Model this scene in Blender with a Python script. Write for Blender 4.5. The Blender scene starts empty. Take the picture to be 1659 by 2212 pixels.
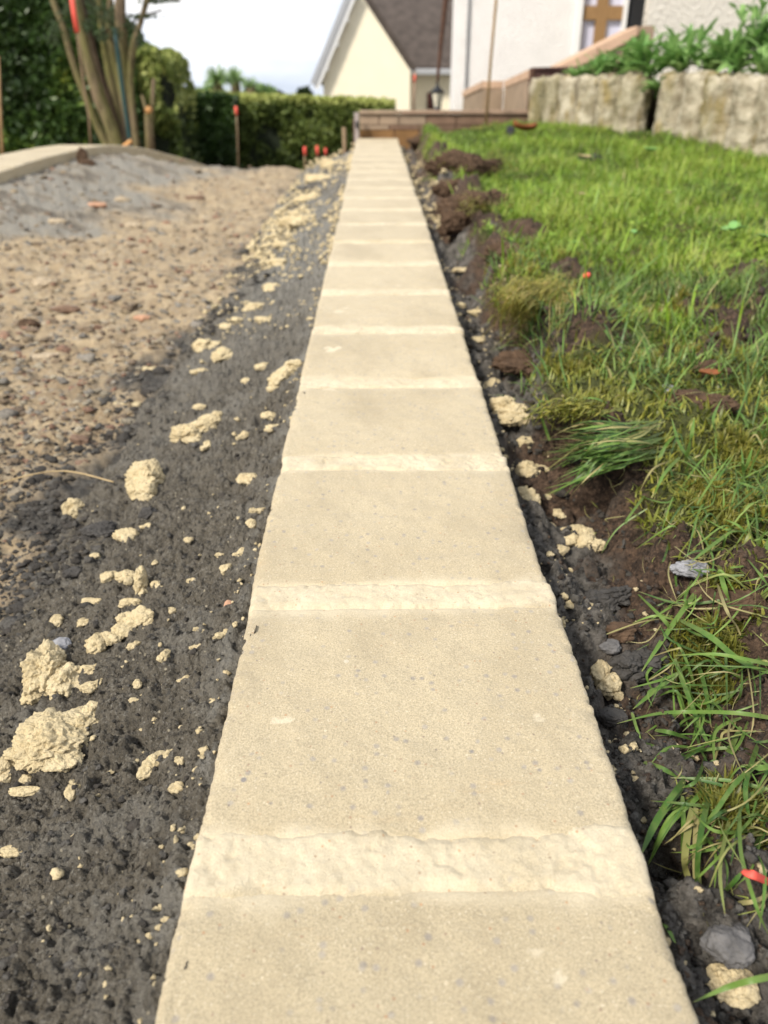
import bpy, bmesh, math, random
import numpy as np
from mathutils import Vector, Matrix, Quaternion
random.seed(7); RNG = np.random.default_rng(7)
SC = bpy.context.scene
COL = SC.collection

# ------------------------------------------------------------------ camera
FPX, CX, CY = 1700.0, 829.5, 1106.0            # focal length and centre in the units the scene was measured in
PITCH = math.atan((CY - 225) / FPX)            # camera looks down
YAW = math.radians(0.69)
SLOPE = 0.0367                                 # the kerb climbs gently away from the camera
CAMZ = 0.3022
fw = Vector((math.sin(YAW)*math.cos(PITCH), math.cos(YAW)*math.cos(PITCH), -math.sin(PITCH)))
rt = Vector((math.cos(YAW), -math.sin(YAW), 0))
up = rt.cross(fw)
cam_d = bpy.data.cameras.new('camera'); cam = bpy.data.objects.new('camera', cam_d); COL.objects.link(cam)
cam.matrix_world = Matrix(((rt.x, up.x, -fw.x, 0), (rt.y, up.y, -fw.y, 0), (rt.z, up.z, -fw.z, CAMZ), (0, 0, 0, 1)))
cam_d.sensor_fit = 'VERTICAL'; cam_d.sensor_height = 24; cam_d.lens = 24*FPX/2212
cam_d.clip_start = 0.01; cam_d.clip_end = 2000
cam_d.dof.use_dof = True; cam_d.dof.focus_distance = 0.47; cam_d.dof.aperture_fstop = cam_d.lens/1000/0.0032
SC.camera = cam

# ------------------------------------------------------------------ sky, sun, exposure
SUN_EL, SUN_AZ = math.radians(44), math.radians(-134)     # azimuth from +Y, negative = left
w = bpy.data.worlds.new('World'); SC.world = w; w.use_nodes = True
nt = w.node_tree; nt.nodes.clear()
def wn(t): return nt.nodes.new(t)
sky = wn('ShaderNodeTexSky'); sky.sky_type = 'NISHITA'; sky.sun_disc = False
sky.sun_elevation = SUN_EL; sky.sun_rotation = SUN_AZ; sky.air_density = 1.0; sky.dust_density = 2.5
geo = wn('ShaderNodeTexCoord'); mp = wn('ShaderNodeMapping'); mp.inputs['Scale'].default_value = (1.0, 1.0, 3.2)
mp.inputs['Location'].default_value = (0.22, 0.1, 0.35)
nt.links.new(geo.outputs['Generated'], mp.inputs['Vector'])
nz = wn('ShaderNodeTexNoise'); nz.inputs['Scale'].default_value = 2.1; nz.inputs['Detail'].default_value = 6; nz.inputs['Roughness'].default_value = .5
nt.links.new(mp.outputs['Vector'], nz.inputs['Vector'])
rp = wn('ShaderNodeValToRGB'); rp.color_ramp.elements[0].position = .36; rp.color_ramp.elements[0].color = (.55,.55,.55,1)
rp.color_ramp.elements[1].position = .52; rp.color_ramp.elements[1].color = (1,1,1,1)
nt.links.new(nz.outputs['Fac'], rp.inputs['Fac'])
rp2 = wn('ShaderNodeValToRGB'); rp2.color_ramp.elements[0].position = .40; rp2.color_ramp.elements[0].color = (7.6,8.7,10.6,1)
rp2.color_ramp.elements[1].position = .62; rp2.color_ramp.elements[1].color = (12.7,12.4,12.1,1)
nt.links.new(nz.outputs['Fac'], rp2.inputs['Fac'])
mx = wn('ShaderNodeMix'); mx.data_type = 'RGBA'
nt.links.new(rp.outputs['Color'], mx.inputs[0]); nt.links.new(sky.outputs['Color'], mx.inputs[6]); nt.links.new(rp2.outputs['Color'], mx.inputs[7])
bg = wn('ShaderNodeBackground'); bg.inputs['Strength'].default_value = 0.062
wo = wn('ShaderNodeOutputWorld')
nt.links.new(mx.outputs[2], bg.inputs['Color']); nt.links.new(bg.outputs[0], wo.inputs[0])
sl = bpy.data.lights.new('sun', 'SUN'); sl.energy = 2.8; sl.angle = math.radians(8); sl.color = (1, .93, .82)
so = bpy.data.objects.new('sun', sl); COL.objects.link(so)
sd = Vector((math.sin(SUN_AZ)*math.cos(SUN_EL), math.cos(SUN_AZ)*math.cos(SUN_EL), math.sin(SUN_EL)))
so.rotation_euler = (-sd).to_track_quat('-Z', 'Y').to_euler(); so.location = sd*20
vs = SC.view_settings; vs.view_transform = 'Standard'; vs.look = 'None'; vs.gamma = 1; vs.exposure = 0.86; vs.use_curve_mapping = False
SC.cycles.use_denoising = True; SC.cycles.max_bounces = 5; SC.cycles.diffuse_bounces = 3
SC.cycles.transparent_max_bounces = 4

# ------------------------------------------------------------------ measuring helpers
def ray(px, py): return fw*FPX + rt*(px-CX) - up*(py-CY)
def P(px, py, Y):
    d = ray(px, py); t = Y/d.y; return Vector((d.x*t, Y, CAMZ + d.z*t))
def F(px, py, h=0.0):                       # point where that line of sight meets the plane of the kerb top, h above it
    d = ray(px, py); t = (h - CAMZ)/(d.z - SLOPE*d.y); return Vector((d.x*t, d.y*t, CAMZ + d.z*t))
def mpp(p):                                 # metres per measuring unit at a point
    return (Vector(p) - Vector((0, 0, CAMZ))).dot(fw)/FPX
KL, KR = -0.0824, 0.1173                    # left and right faces of the kerb

# ------------------------------------------------------------------ numpy noise
def _h(ix, iy, iz, s):
    n = (ix.astype(np.int64)*374761393 + iy.astype(np.int64)*668265263 + iz.astype(np.int64)*2147483647 + s*1274126177) & 0xffffffff
    n = ((n ^ (n >> 13))*1274126177) & 0xffffffff
    n = ((n ^ (n >> 16))*2246822519) & 0xffffffff
    return ((n ^ (n >> 15)) & 0xffffff)/float(0xffffff)
def vn(x, y, z=None, s=0):
    x = np.asarray(x, float); y = np.asarray(y, float); z = np.zeros_like(x) if z is None else z
    fx, fy, fz = np.floor(x), np.floor(y), np.floor(z)
    ux, uy, uz = x-fx, y-fy, z-fz
    ux, uy, uz = (q*q*q*(q*(q*6-15)+10) for q in (ux, uy, uz))
    r = 0
    for a in (0, 1):
        for b in (0, 1):
            for c in (0, 1):
                r = r + _h(fx+a, fy+b, fz+c, s)*(ux if a else 1-ux)*(uy if b else 1-uy)*(uz if c else 1-uz)
    return r*2-1
def fbm(x, y, z=None, s=0, o=4, g=.5):
    r, a = 0, 1
    for k in range(o):
        r = r + a*vn(x*2**k+k*7.3, y*2**k-k*3.1, None if z is None else z*2**k, s+k); a *= g
    return r
def wor(x, y, z=None, s=0):                 # distance to the nearest feature point
    x = np.asarray(x, float); fx, fy = np.floor(x), np.floor(y); best = np.full(x.shape, 9.)
    zz = np.zeros_like(x) if z is None else z; fz = np.floor(zz)
    for a in (-1, 0, 1):
        for b in (-1, 0, 1):
            for c in ((0,) if z is None else (-1, 0, 1)):
                px = fx+a+_h(fx+a, fy+b, fz+c, s); py = fy+b+_h(fx+a, fy+b, fz+c, s+11)
                pz = fz+c+_h(fx+a, fy+b, fz+c, s+23) if z is not None else zz
                best = np.minimum(best, (px-x)**2+(py-y)**2+(pz-zz)**2)
    return np.sqrt(best)
def sm(a, b, x):
    t = np.clip((np.asarray(x, float)-a)/(b-a), 0, 1); return t*t*(3-2*t)

# ------------------------------------------------------------------ object helpers
def link(name, me, mat=None, parent=None):
    o = bpy.data.objects.new(name, me); COL.objects.link(o)
    if mat is not None and me is not None:
        if not me.materials: me.materials.append(mat)
    if parent is not None: o.parent = parent
    return o
def thing(o, label, cat, group=None):
    o['label'] = label; o['category'] = cat
    if group: o['group'] = group
    return o
def root(name, loc, label, cat, group=None):
    o = bpy.data.objects.new(name, None); COL.objects.link(o); o.location = loc; o.empty_display_size = .05
    return thing(o, label, cat, group)
def child(name, me, mat, parent):           # mesh given in world coordinates, root may sit anywhere
    o = link(name, me, mat, parent); o.matrix_parent_inverse = Matrix.Translation(-Vector(parent.location)); return o
def stuff(o, label=None, cat=None):
    o['kind'] = 'stuff'
    if label: o['label'] = label
    if cat: o['category'] = cat
    return o
def struct(o): o['kind'] = 'structure'; return o
def mnp(name, v, f, smooth=True, col=None):
    v = np.ascontiguousarray(v, np.float32).reshape(-1, 3); f = np.ascontiguousarray(f, np.int32); n, k = f.shape
    me = bpy.data.meshes.new(name); me.vertices.add(len(v)); me.vertices.foreach_set('co', v.ravel())
    me.loops.add(n*k); me.loops.foreach_set('vertex_index', f.ravel())
    me.polygons.add(n); me.polygons.foreach_set('loop_start', np.arange(0, n*k, k, dtype=np.int32))
    me.polygons.foreach_set('loop_total', np.full(n, k, np.int32))
    me.polygons.foreach_set('use_smooth', np.full(n, smooth, bool))
    me.update(calc_edges=True)
    if col is not None: setcol(me, col)
    return me
def setcol(me, col):
    a = me.attributes.new('tint', 'FLOAT_COLOR', 'POINT'); c = np.ones((len(me.vertices), 4), np.float32)
    c[:, :np.asarray(col).shape[1]] = col; a.data.foreach_set('color', c.ravel())
def grid_faces(nr, nc):
    i = np.arange(nr-1)[:, None]*nc + np.arange(nc-1)[None, :]
    return np.stack([i, i+1, i+nc+1, i+nc], -1).reshape(-1, 4)
_ico = {}
def ico(l):
    if l not in _ico:
        bm = bmesh.new(); bmesh.ops.create_icosphere(bm, subdivisions=max(l, 1), radius=1)
        v = np.array([x.co[:] for x in bm.verts]); f = np.array([[y.index for y in x.verts] for x in bm.faces]); bm.free()
        _ico[l] = (v, f)
    return _ico[l]
def join(parts):
    vs_, fs_, cs_, o = [], [], [], 0
    for p in parts:
        vs_.append(p[0]); fs_.append(p[1]+o); o += len(p[0])
        if len(p) > 2: cs_.append(p[2])
    return np.concatenate(vs_), np.concatenate(fs_), (np.concatenate(cs_) if cs_ else None)
BOXF = np.array([[0,1,3,2],[4,6,7,5],[0,4,5,1],[2,3,7,6],[0,2,6,4],[1,5,7,3]])
def hexa(p8, bev=0.0, name='m'):            # p8: corners ordered z fastest, then y, then x
    bm = bmesh.new(); vv = [bm.verts.new(p) for p in p8]
    for f in BOXF: bm.faces.new([vv[i] for i in f])
    bmesh.ops.recalc_face_normals(bm, faces=bm.faces)
    if bev: bmesh.ops.bevel(bm, geom=list(bm.edges), offset=bev, segments=2, affect='EDGES', profile=.6)
    me = bpy.data.meshes.new(name); bm.to_mesh(me); bm.free(); return me
def box(x0, x1, y0, y1, z0, z1, bev=0.0):
    return hexa([(x, y, z) for x in (x0, x1) for y in (y0, y1) for z in (z0, z1)], bev)
def prism(poly, Y0, Y1, bev=0.0):           # poly: list of (x,z) world; extruded in y
    bm = bmesh.new(); a = [bm.verts.new((x, Y0, z)) for x, z in poly]; b = [bm.verts.new((x, Y1, z)) for x, z in poly]
    bm.faces.new(a); bm.faces.new(b[::-1]); n = len(poly)
    for i in range(n): bm.faces.new((a[i], b[i], b[(i+1) % n], a[(i+1) % n]))
    bmesh.ops.recalc_face_normals(bm, faces=bm.faces)
    if bev: bmesh.ops.bevel(bm, geom=list(bm.edges), offset=bev, segments=1, affect='EDGES')
    me = bpy.data.meshes.new('m'); bm.to_mesh(me); bm.free(); return me
def pprism(pts, Y0, Y1, bev=0.0):           # outline measured at distance Y0
    return prism([(P(a, b, Y0).x, P(a, b, Y0).z) for a, b in pts], Y0, Y1, bev)
def tube_arr(pts, rad, seg=8, noise=0.0, seed=0):
    pts = [Vector(p) for p in pts]; n = len(pts); V = []; 
    for i, p in enumerate(pts):
        t = (pts[min(i+1, n-1)]-pts[max(i-1, 0)]).normalized()
        u = t.cross(Vector((0, 1, .3))); u = u.normalized() if u.length > 1e-4 else t.orthogonal().normalized(); w_ = t.cross(u)
        r = rad[i] if hasattr(rad, '__len__') else rad
        for k in range(seg):
            a = 2*math.pi*k/seg; rr = r*(1+noise*random.uniform(-1, 1)); V.append(p+(u*math.cos(a)+w_*math.sin(a))*rr)
    Fc = []
    for i in range(n-1):
        for k in range(seg): Fc.append((i*seg+k, i*seg+(k+1) % seg, (i+1)*seg+(k+1) % seg, (i+1)*seg+k))
    o = len(V); V += [pts[0], pts[-1]]
    for k in range(seg): Fc.append((o, (k+1) % seg, k, k)); Fc.append((o+1, (n-1)*seg+k, (n-1)*seg+(k+1) % seg, (n-1)*seg+(k+1) % seg))
    return V, Fc
def tube(pts, rad, seg=8, noise=0.0):
    V, Fc = tube_arr(pts, rad, seg, noise); me = bpy.data.meshes.new('m')
    me.from_pydata([tuple(v) for v in V], [], [tuple(dict.fromkeys(f)) for f in Fc]); me.update()
    me.polygons.foreach_set('use_smooth', [True]*len(me.polygons)); return me
def spline(pts, n):
    pts = [Vector(p) for p in pts]; out = []
    for i in range(len(pts)-1):
        p0, p1, p2, p3 = pts[max(i-1, 0)], pts[i], pts[i+1], pts[min(i+2, len(pts)-1)]
        for k in range(n):
            t = k/n; out.append(.5*((2*p1)+(p2-p0)*t+(2*p0-5*p1+4*p2-p3)*t*t+(3*p1-p0-3*p2+p3)*t**3))
    return out+[pts[-1]]

# ------------------------------------------------------------------ material helper
class M:
    def __init__(s, name, rough=.8, spec=.3):
        s.m = bpy.data.materials.new(name); s.m.use_nodes = True; s.t = s.m.node_tree; s.t.nodes.clear()
        s.b = s.t.nodes.new('ShaderNodeBsdfPrincipled'); o = s.t.nodes.new('ShaderNodeOutputMaterial'); s.t.links.new(s.b.outputs[0], o.inputs[0])
        s.b.inputs['Roughness'].default_value = rough; s.b.inputs['Specular IOR Level'].default_value = spec; s.c = None; s.nrm = None
        s.out = o
    def n(s, t): return s.t.nodes.new(t)
    def set(s, sock, v):
        if hasattr(v, 'is_linked') or hasattr(v, 'links'): s.t.links.new(v, sock)
        elif isinstance(v, (tuple, list)): sock.default_value = (*v[:3], 1) if len(sock.default_value) == 4 else v
        else: sock.default_value = v
    def co(s, scale=(1, 1, 1), src='Object'):
        if s.c is None: s.c = s.n('ShaderNodeTexCoord')
        if scale == (1, 1, 1): return s.c.outputs[src]
        m = s.n('ShaderNodeMapping'); m.inputs['Scale'].default_value = scale; s.t.links.new(s.c.outputs[src], m.inputs[0]); return m.outputs[0]
    def noise(s, sc, det=4, ro=.5, scale=(1, 1, 1), dist=0):
        q = s.n('ShaderNodeTexNoise'); q.inputs['Scale'].default_value = sc; q.inputs['Detail'].default_value = det; q.inputs['Roughness'].default_value = ro
        q.inputs['Distortion'].default_value = dist
        s.t.links.new(s.co(scale), q.inputs['Vector']); return q.outputs['Fac']
    def vor(s, sc, out='Distance', scale=(1, 1, 1), feat='F1', rnd=1):
        q = s.n('ShaderNodeTexVoronoi'); q.feature = feat; q.inputs['Scale'].default_value = sc; q.inputs['Randomness'].default_value = rnd
        s.t.links.new(s.co(scale), q.inputs['Vector']); return q.outputs[out]
    def ramp(s, f, stops):
        q = s.n('ShaderNodeValToRGB'); e = q.color_ramp.elements
        while len(e) < len(stops): e.new(.5)
        for i, (p, c) in enumerate(stops):
            e[i].position = p; e[i].color = (c, c, c, 1) if not isinstance(c, tuple) else (*c, 1)
        s.t.links.new(f, q.inputs[0]); return q.outputs[0]
    def mix(s, f, a, b, mode='MIX'):
        q = s.n('ShaderNodeMix'); q.data_type = 'RGBA'; q.blend_type = mode
        s.set(q.inputs[0], f); s.set(q.inputs[6], a); s.set(q.inputs[7], b); return q.outputs[2]
    def math(s, op, a, b=0.0):
        q = s.n('ShaderNodeMath'); q.operation = op; s.set(q.inputs[0], a); s.set(q.inputs[1], b); return q.outputs[0]
    def attr(s, ch=None):
        q = s.n('ShaderNodeAttribute'); q.attribute_name = 'tint'
        if ch is None: return q.outputs['Color']
        p = s.n('ShaderNodeSeparateColor'); s.t.links.new(q.outputs['Color'], p.inputs[0]); return p.outputs[ch]
    def orand(s):
        q = s.n('ShaderNodeObjectInfo'); return q.outputs['Random']
    def bump(s, h, st=.5, d=.002):
        q = s.n('ShaderNodeBump'); q.inputs['Strength'].default_value = st; q.inputs['Distance'].default_value = d
        s.t.links.new(h, q.inputs['Height'])
        if s.nrm is not None: s.t.links.new(s.nrm, q.inputs['Normal'])
        s.nrm = q.outputs[0]; s.t.links.new(s.nrm, s.b.inputs['Normal']); return s
    def col(s, c): s.set(s.b.inputs['Base Color'], c); return s
    def rough(s, v): s.set(s.b.inputs['Roughness'], v); return s
# ------------------------------------------------------------------ materials
MT = {}
def mat_mortar(name, base, var, wet=.8):
    m = M(name, wet, .3)
    n1 = m.noise(260, 5, .65); n2 = m.noise(45, 3, .5)
    c = m.mix(m.ramp(n2, [(.3, 0.), (.7, 1.)]), base, var)
    c = m.mix(m.ramp(n1, [(.35, 1.), (.5, 0.)]), c, tuple(x*.72 for x in base))
    c = m.mix(m.math('MULTIPLY', m.ramp(m.vor(420), [(.10, 1.), (.2, 0.)]), .5), c, (.62, .54, .36))
    c = m.mix(m.math('MULTIPLY', m.ramp(m.noise(130, 4, .75), [(.56, 0.), (.68, 1.)]), .6), c, tuple(x*.5 for x in base))
    m.col(c); m.bump(m.noise(520, 4, .75), 1, .0022); m.bump(m.noise(190, 3, .6), .7, .003); return m.m
MT['cream'] = mat_mortar('cream_mortar', (.58, .465, .265), (.66, .55, .345))
def mat_kerb(name, a, b, dark, speck=1.0, grit=.8):
    m = M(name, .62, .5); m.b.inputs['Sheen Weight'].default_value = .10; m.b.inputs['Sheen Roughness'].default_value = .5
    c = m.mix(m.ramp(m.noise(9, 4, .6), [(.3, 0.), (.7, 1.)]), a, b)
    c = m.mix(m.math('MULTIPLY', m.ramp(m.noise(13, 5, .65, (1, .5, 1)), [(.48, 0.), (.68, 1.)]), .75), c, dark)
    c = m.mix(m.math('MULTIPLY', m.orand(), .30), c, tuple(x*.80 for x in a))
    c = m.mix(m.math('MULTIPLY', m.ramp(m.noise(38, 5, .7, (.35, 1.6, 1)), [(.60, 0.), (.70, 1.)]), .4), c, (.47, .32, .16))
    c = m.mix(m.math('MULTIPLY', m.ramp(m.noise(980, 3, .75), [(.38, 1.), (.56, 0.)]), grit), c, tuple(x*.62 for x in a))
    c = m.mix(m.math('MULTIPLY', m.ramp(m.noise(800, 2, .6), [(.60, 0.), (.72, 1.)]), .7), c, (.66, .58, .42))
    v = m.n('ShaderNodeTexVoronoi'); v.inputs['Scale'].default_value = 190; m.t.links.new(m.co(), v.inputs['Vector'])
    sep = m.n('ShaderNodeSeparateColor'); m.t.links.new(v.outputs['Color'], sep.inputs[0])
    sel = m.math('MULTIPLY', m.math('GREATER_THAN', sep.outputs[0], .80), m.ramp(v.outputs['Distance'], [(.18, 1.), (.40, 0.)]))
    c = m.mix(m.math('MULTIPLY', sel, .55*speck), c, m.mix(sep.outputs[1], (.17, .16, .17), (.34, .31, .28)))
    v2 = m.n('ShaderNodeTexVoronoi'); v2.inputs['Scale'].default_value = 330; m.t.links.new(m.co(), v2.inputs['Vector'])
    sep2 = m.n('ShaderNodeSeparateColor'); m.t.links.new(v2.outputs['Color'], sep2.inputs[0])
    sel2 = m.math('MULTIPLY', m.math('GREATER_THAN', sep2.outputs[0], .9), m.ramp(v2.outputs['Distance'], [(.1, 1.), (.3, 0.)]))
    c = m.mix(m.math('MULTIPLY', sel2, .7*speck), c, m.mix(sep2.outputs[1], (.45, .20, .07), (.12, .11, .11)))
    v3 = m.n('ShaderNodeTexVoronoi'); v3.inputs['Scale'].default_value = 62; m.t.links.new(m.co(), v3.inputs['Vector'])
    sep3 = m.n('ShaderNodeSeparateColor'); m.t.links.new(v3.outputs['Color'], sep3.inputs[0])
    sel3 = m.math('MULTIPLY', m.math('GREATER_THAN', sep3.outputs[0], .9), m.ramp(v3.outputs['Distance'], [(.07, 1.), (.12, 0.)]))
    c = m.mix(m.math('MULTIPLY', sel3, .75*speck), c, m.mix(m.math('GREATER_THAN', sep3.outputs[1], .72), (.15, .145, .16), (.60, .54, .42)))
    film = m.math('MULTIPLY', m.attr(0), m.ramp(m.noise(26, 5, .65), [(.34, .25), (.58, 1.)]))      # pale mortar wiped over the block ends
    cj = m.mix(m.ramp(m.noise(30, 4, .6), [(.3, 0.), (.7, 1.)]), (.555, .475, .325), (.62, .54, .385))
    cj = m.mix(m.math('MULTIPLY', m.ramp(m.noise(700, 4, .8), [(.36, 1.), (.52, 0.)]), .55), cj, (.48, .38, .24))
    cj = m.mix(m.math('MULTIPLY', sel2, .8), cj, m.mix(sep2.outputs[1], (.50, .22, .08), (.30, .22, .14)))
    c = m.mix(film, c, cj)
    m.col(c); m.bump(m.noise(620, 5, .8), .7, .0016); m.bump(m.noise(120, 3, .5), .25, .0012)
    return m.m
MT['kerb'] = mat_kerb('kerb_stone', (.490, .400, .250), (.555, .465, .305), (.375, .300, .182))
MT['redpale'] = None
# grey haunching mortar
m = M('grey_mortar', .72, .4)
c = m.mix(m.ramp(m.noise(35, 4, .6), [(.3, 0.), (.7, 1.)]), (.098, .083, .060), (.162, .141, .106))
c = m.mix(m.math('MULTIPLY', m.ramp(m.noise(14, 4, .7), [(.56, 0.), (.74, 1.)]), .75), c, (.20, .19, .165))
c = m.mix(m.ramp(m.noise(430, 3, .75), [(.54, 0.), (.66, .85)]), c, (.26, .24, .20))
c = m.mix(m.ramp(m.noise(360, 4, .75), [(.36, .9), (.48, 0.)]), c, (.026, .022, .018))  # dark flecks put the crevice shade between grains into the colour
v = m.n('ShaderNodeTexVoronoi'); v.inputs['Scale'].default_value = 260; m.t.links.new(m.co(), v.inputs['Vector'])
sp = m.n('ShaderNodeSeparateColor'); m.t.links.new(v.outputs['Color'], sp.inputs[0])
c = m.mix(m.math('MULTIPLY', m.math('GREATER_THAN', sp.outputs[0], .93), m.ramp(v.outputs['Distance'], [(.15, .8), (.3, 0.)])), c, (.48, .42, .30))
c = m.mix(m.math('MULTIPLY', m.attr(0), .8), c, m.mix(m.noise(200, 3), (.20, .19, .165), (.33, .315, .275)))   # drier, paler mortar
m.col(c); m.bump(m.noise(420, 5, .75), 1, .005); m.bump(m.noise(150, 3, .6), .6, .005); MT['grey'] = m.m
# gravel and clay
m = M('gravel', .85, .3)
v = m.n('ShaderNodeTexVoronoi'); v.inputs['Scale'].default_value = 105; m.t.links.new(m.co(), v.inputs['Vector'])
sp = m.n('ShaderNodeSeparateColor'); m.t.links.new(v.outputs['Color'], sp.inputs[0])
clay = m.mix(m.ramp(m.noise(16, 4, .6), [(.35, 0.), (.65, 1.)]), (.31, .228, .135), (.48, .375, .235))
stone = m.ramp(sp.outputs[0], [(0, (.20, .15, .10)), (.25, (.34, .27, .18)), (.5, (.42, .33, .21)), (.7, (.27, .25, .22)), (.85, (.46, .40, .30)), (1, (.14, .10, .07))])
c = m.mix(m.ramp(m.noise(60, 3, .6), [(.45, 0.), (.62, .7)]), clay, stone)
c = m.mix(m.ramp(m.noise(240, 4, .7), [(.3, .7), (.45, 0.)]), c, (.16, .12, .08))
gd = m.mix(m.ramp(m.noise(70, 4, .65), [(.35, 0.), (.65, 1.)]), (.040, .036, .031), (.115, .106, .092))
gd = m.mix(m.ramp(m.noise(420, 3, .7), [(.6, 0.), (.72, .6)]), gd, (.20, .19, .165))
c = m.mix(m.attr(0), c, gd)
c = m.mix(m.attr(1), c, m.mix(m.noise(60, 4), (.20, .185, .155), (.33, .305, .255)))
m.col(c); m.bump(m.noise(300, 5, .7), 1, .005); m.bump(m.vor(150), .35, -.003); MT['gravel'] = m.m
# garden soil
m = M('soil', .8, .35)
c = m.mix(m.ramp(m.noise(50, 4, .6), [(.35, 0.), (.68, 1.)]), (.036, .022, .014), (.13, .08, .050))
c = m.mix(m.ramp(m.noise(300, 4, .75), [(.5, 0.), (.64, .9)]), c, (.19, .12, .075))
c = m.mix(m.ramp(m.noise(190, 4, .75), [(.36, .9), (.48, 0.)]), c, (.016, .010, .007))
gd = m.mix(m.ramp(m.noise(90, 4, .7), [(.38, 0.), (.62, 1.)]), (.040, .035, .029), (.19, .172, .148))
gd = m.mix(m.ramp(m.noise(450, 3, .7), [(.58, 0.), (.7, .7)]), gd, (.22, .21, .19))
c = m.mix(m.attr(0), c, gd)
c = m.mix(m.math('MULTIPLY', m.attr(1), .85), c, m.mix(m.noise(80, 3), (.045, .060, .012), (.10, .12, .024)))
m.col(c); m.bump(m.noise(330, 5, .75), 1, .006); MT['soil'] = m.m
def grassmat(name, G4):
  m = M(name, .45, .4)
  t0 = m.attr(0); t1 = m.attr(1); t2 = m.attr(2)
  g = m.ramp(t0, [(0, G4[0]), (.35, G4[1]), (.7, G4[2]), (.88, G4[3]), (.94, (.30, .26, .10)), (1, (.42, .35, .17))])
  g = m.mix(m.math('MULTIPLY', m.ramp(t1, [(0., 1.), (.35, 0.)]), .5), g, (.20, .21, .09))
  ms = m.ramp(t0, [(0, (.085, .085, .012)), (.5, (.21, .20, .025)), (.85, (.36, .29, .055)), (1, (.46, .33, .12))])
  gg = m.mix(t2, g, ms); gg = m.mix(m.math('MULTIPLY', m.ramp(m.noise(160, 3, .6), [(.4, 0.), (.65, 1.)]), .35), gg, (.26, .30, .09)); gg = m.mix(m.ramp(t1, [(.86, 0.), (1., .6)]), gg, (.36, .30, .12)); m.col(gg)
  m.b.inputs['Subsurface Weight'].default_value = 0
  tr = m.n('ShaderNodeBsdfTranslucent'); m.t.links.new(m.b.inputs['Base Color'].links[0].from_socket, tr.inputs[0])
  ad = m.n('ShaderNodeMixShader'); ad.inputs[0].default_value = .3; m.t.links.new(m.b.outputs[0], ad.inputs[1]); m.t.links.new(tr.outputs[0], ad.inputs[2]); m.t.links.new(ad.outputs[0], m.out.inputs[0])
  MT[name] = m.m
grassmat('grass', [(.045, .105, .014), (.125, .240, .018), (.230, .375, .026), (.35, .45, .06)])
grassmat('grass_near', [(.026, .072, .016), (.068, .155, .026), (.145, .26, .045), (.25, .36, .09)])
def leafmat(name, stops, ro=.4, tr_=.25, sp=.4):
    m = M(name, ro, sp); c = m.ramp(m.attr(0), stops); m.col(c)
    tr = m.n('ShaderNodeBsdfTranslucent'); m.t.links.new(c, tr.inputs[0]); ad = m.n('ShaderNodeMixShader'); ad.inputs[0].default_value = tr_
    m.t.links.new(m.b.outputs[0], ad.inputs[1]); m.t.links.new(tr.outputs[0], ad.inputs[2]); m.t.links.new(ad.outputs[0], m.out.inputs[0]); return m.m
MT['hedge'] = leafmat('hedge_leaves', [(0, (.024, .048, .013)), (.5, (.058, .115, .024)), (.8, (.14, .22, .04)), (1, (.38, .44, .07))])
MT['hedge2'] = leafmat('clipped_hedge_leaves', [(0, (.030, .050, .012)), (.5, (.088, .13, .026)), (.8, (.18, .23, .05)), (1, (.42, .46, .14))], .55)
MT['palm'] = leafmat('palm_leaves', [(0, (.09, .17, .05)), (1, (.26, .38, .13))], .5)
MT['twig'] = leafmat('conifer_twigs', [(0, (.02, .035, .012)), (1, (.05, .08, .025))], .6)
def plain(name, c, ro=.7, sp=.3, var=.15, sc=30, b=.0, bs=200, metal=0, bd=.002):
    m = M(name, ro, sp); m.b.inputs['Metallic'].default_value = metal
    m.col(m.mix(m.ramp(m.noise(sc, 4, .6), [(.3, 0.), (.7, 1.)]), tuple(x*(1-var) for x in c), tuple(min(1, x*(1+var)) for x in c)))
    if b: m.bump(m.noise(bs, 4, .65), b, bd)
    return m.m
m = M('plant_leaf', .45, .4)
c = m.mix(m.orand(), (.12, .27, .06), (.38, .58, .20)); m.col(m.mix(m.math('MULTIPLY', m.noise(60, 3), .35), c, (.20, .32, .12)))
tr = m.n('ShaderNodeBsdfTranslucent'); m.t.links.new(c, tr.inputs[0]); ad = m.n('ShaderNodeMixShader'); ad.inputs[0].default_value = .3
m.t.links.new(m.b.outputs[0], ad.inputs[1]); m.t.links.new(tr.outputs[0], ad.inputs[2]); m.t.links.new(ad.outputs[0], m.out.inputs[0]); MT['leaf'] = m.m
MT['stem'] = plain('green_stem', (.10, .17, .05))
MT['core'] = plain('dark_core', (.012, .018, .008), .9)
MT['bark'] = plain('mossy_bark', (.115, .088, .050), .85, .2, .3, 9, .8, 25, 0, .02)
m = M('mossy_bark_mix', .85, .2); c = m.mix(m.ramp(m.noise(5, 4, .6, (1, 1, .3)), [(.4, 0.), (.62, 1.)]), (.17, .125, .080), (.150, .142, .050)); m.col(m.mix(m.ramp(m.noise(40, 4, .7, (1, 1, .2)), [(.35, .7), (.5, 0.)]), c, (.05, .038, .024))); m.bump(m.noise(40, 4, .6, (1, 1, .2)), .8, .01); MT['bark'] = m.m
MT['darkbark'] = plain('dark_bark', (.05, .035, .022), .9, .2, .3, 12, .6, 40, 0, .01)
m = M('log_concrete', .9, .2)
c = m.mix(m.ramp(m.noise(18, 5, .65), [(.35, 0.), (.62, 1.)]), (.24, .20, .13), (.54, .485, .365))
c = m.mix(m.math('MULTIPLY', m.ramp(m.noise(12, 4, .6, (1, 1, .4)), [(.52, 0.), (.66, 1.)]), .7), c, (.29, .21, .06))
c = m.mix(m.ramp(m.noise(70, 4, .7), [(.3, .75), (.42, 0.)]), c, (.10, .085, .045))
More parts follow.
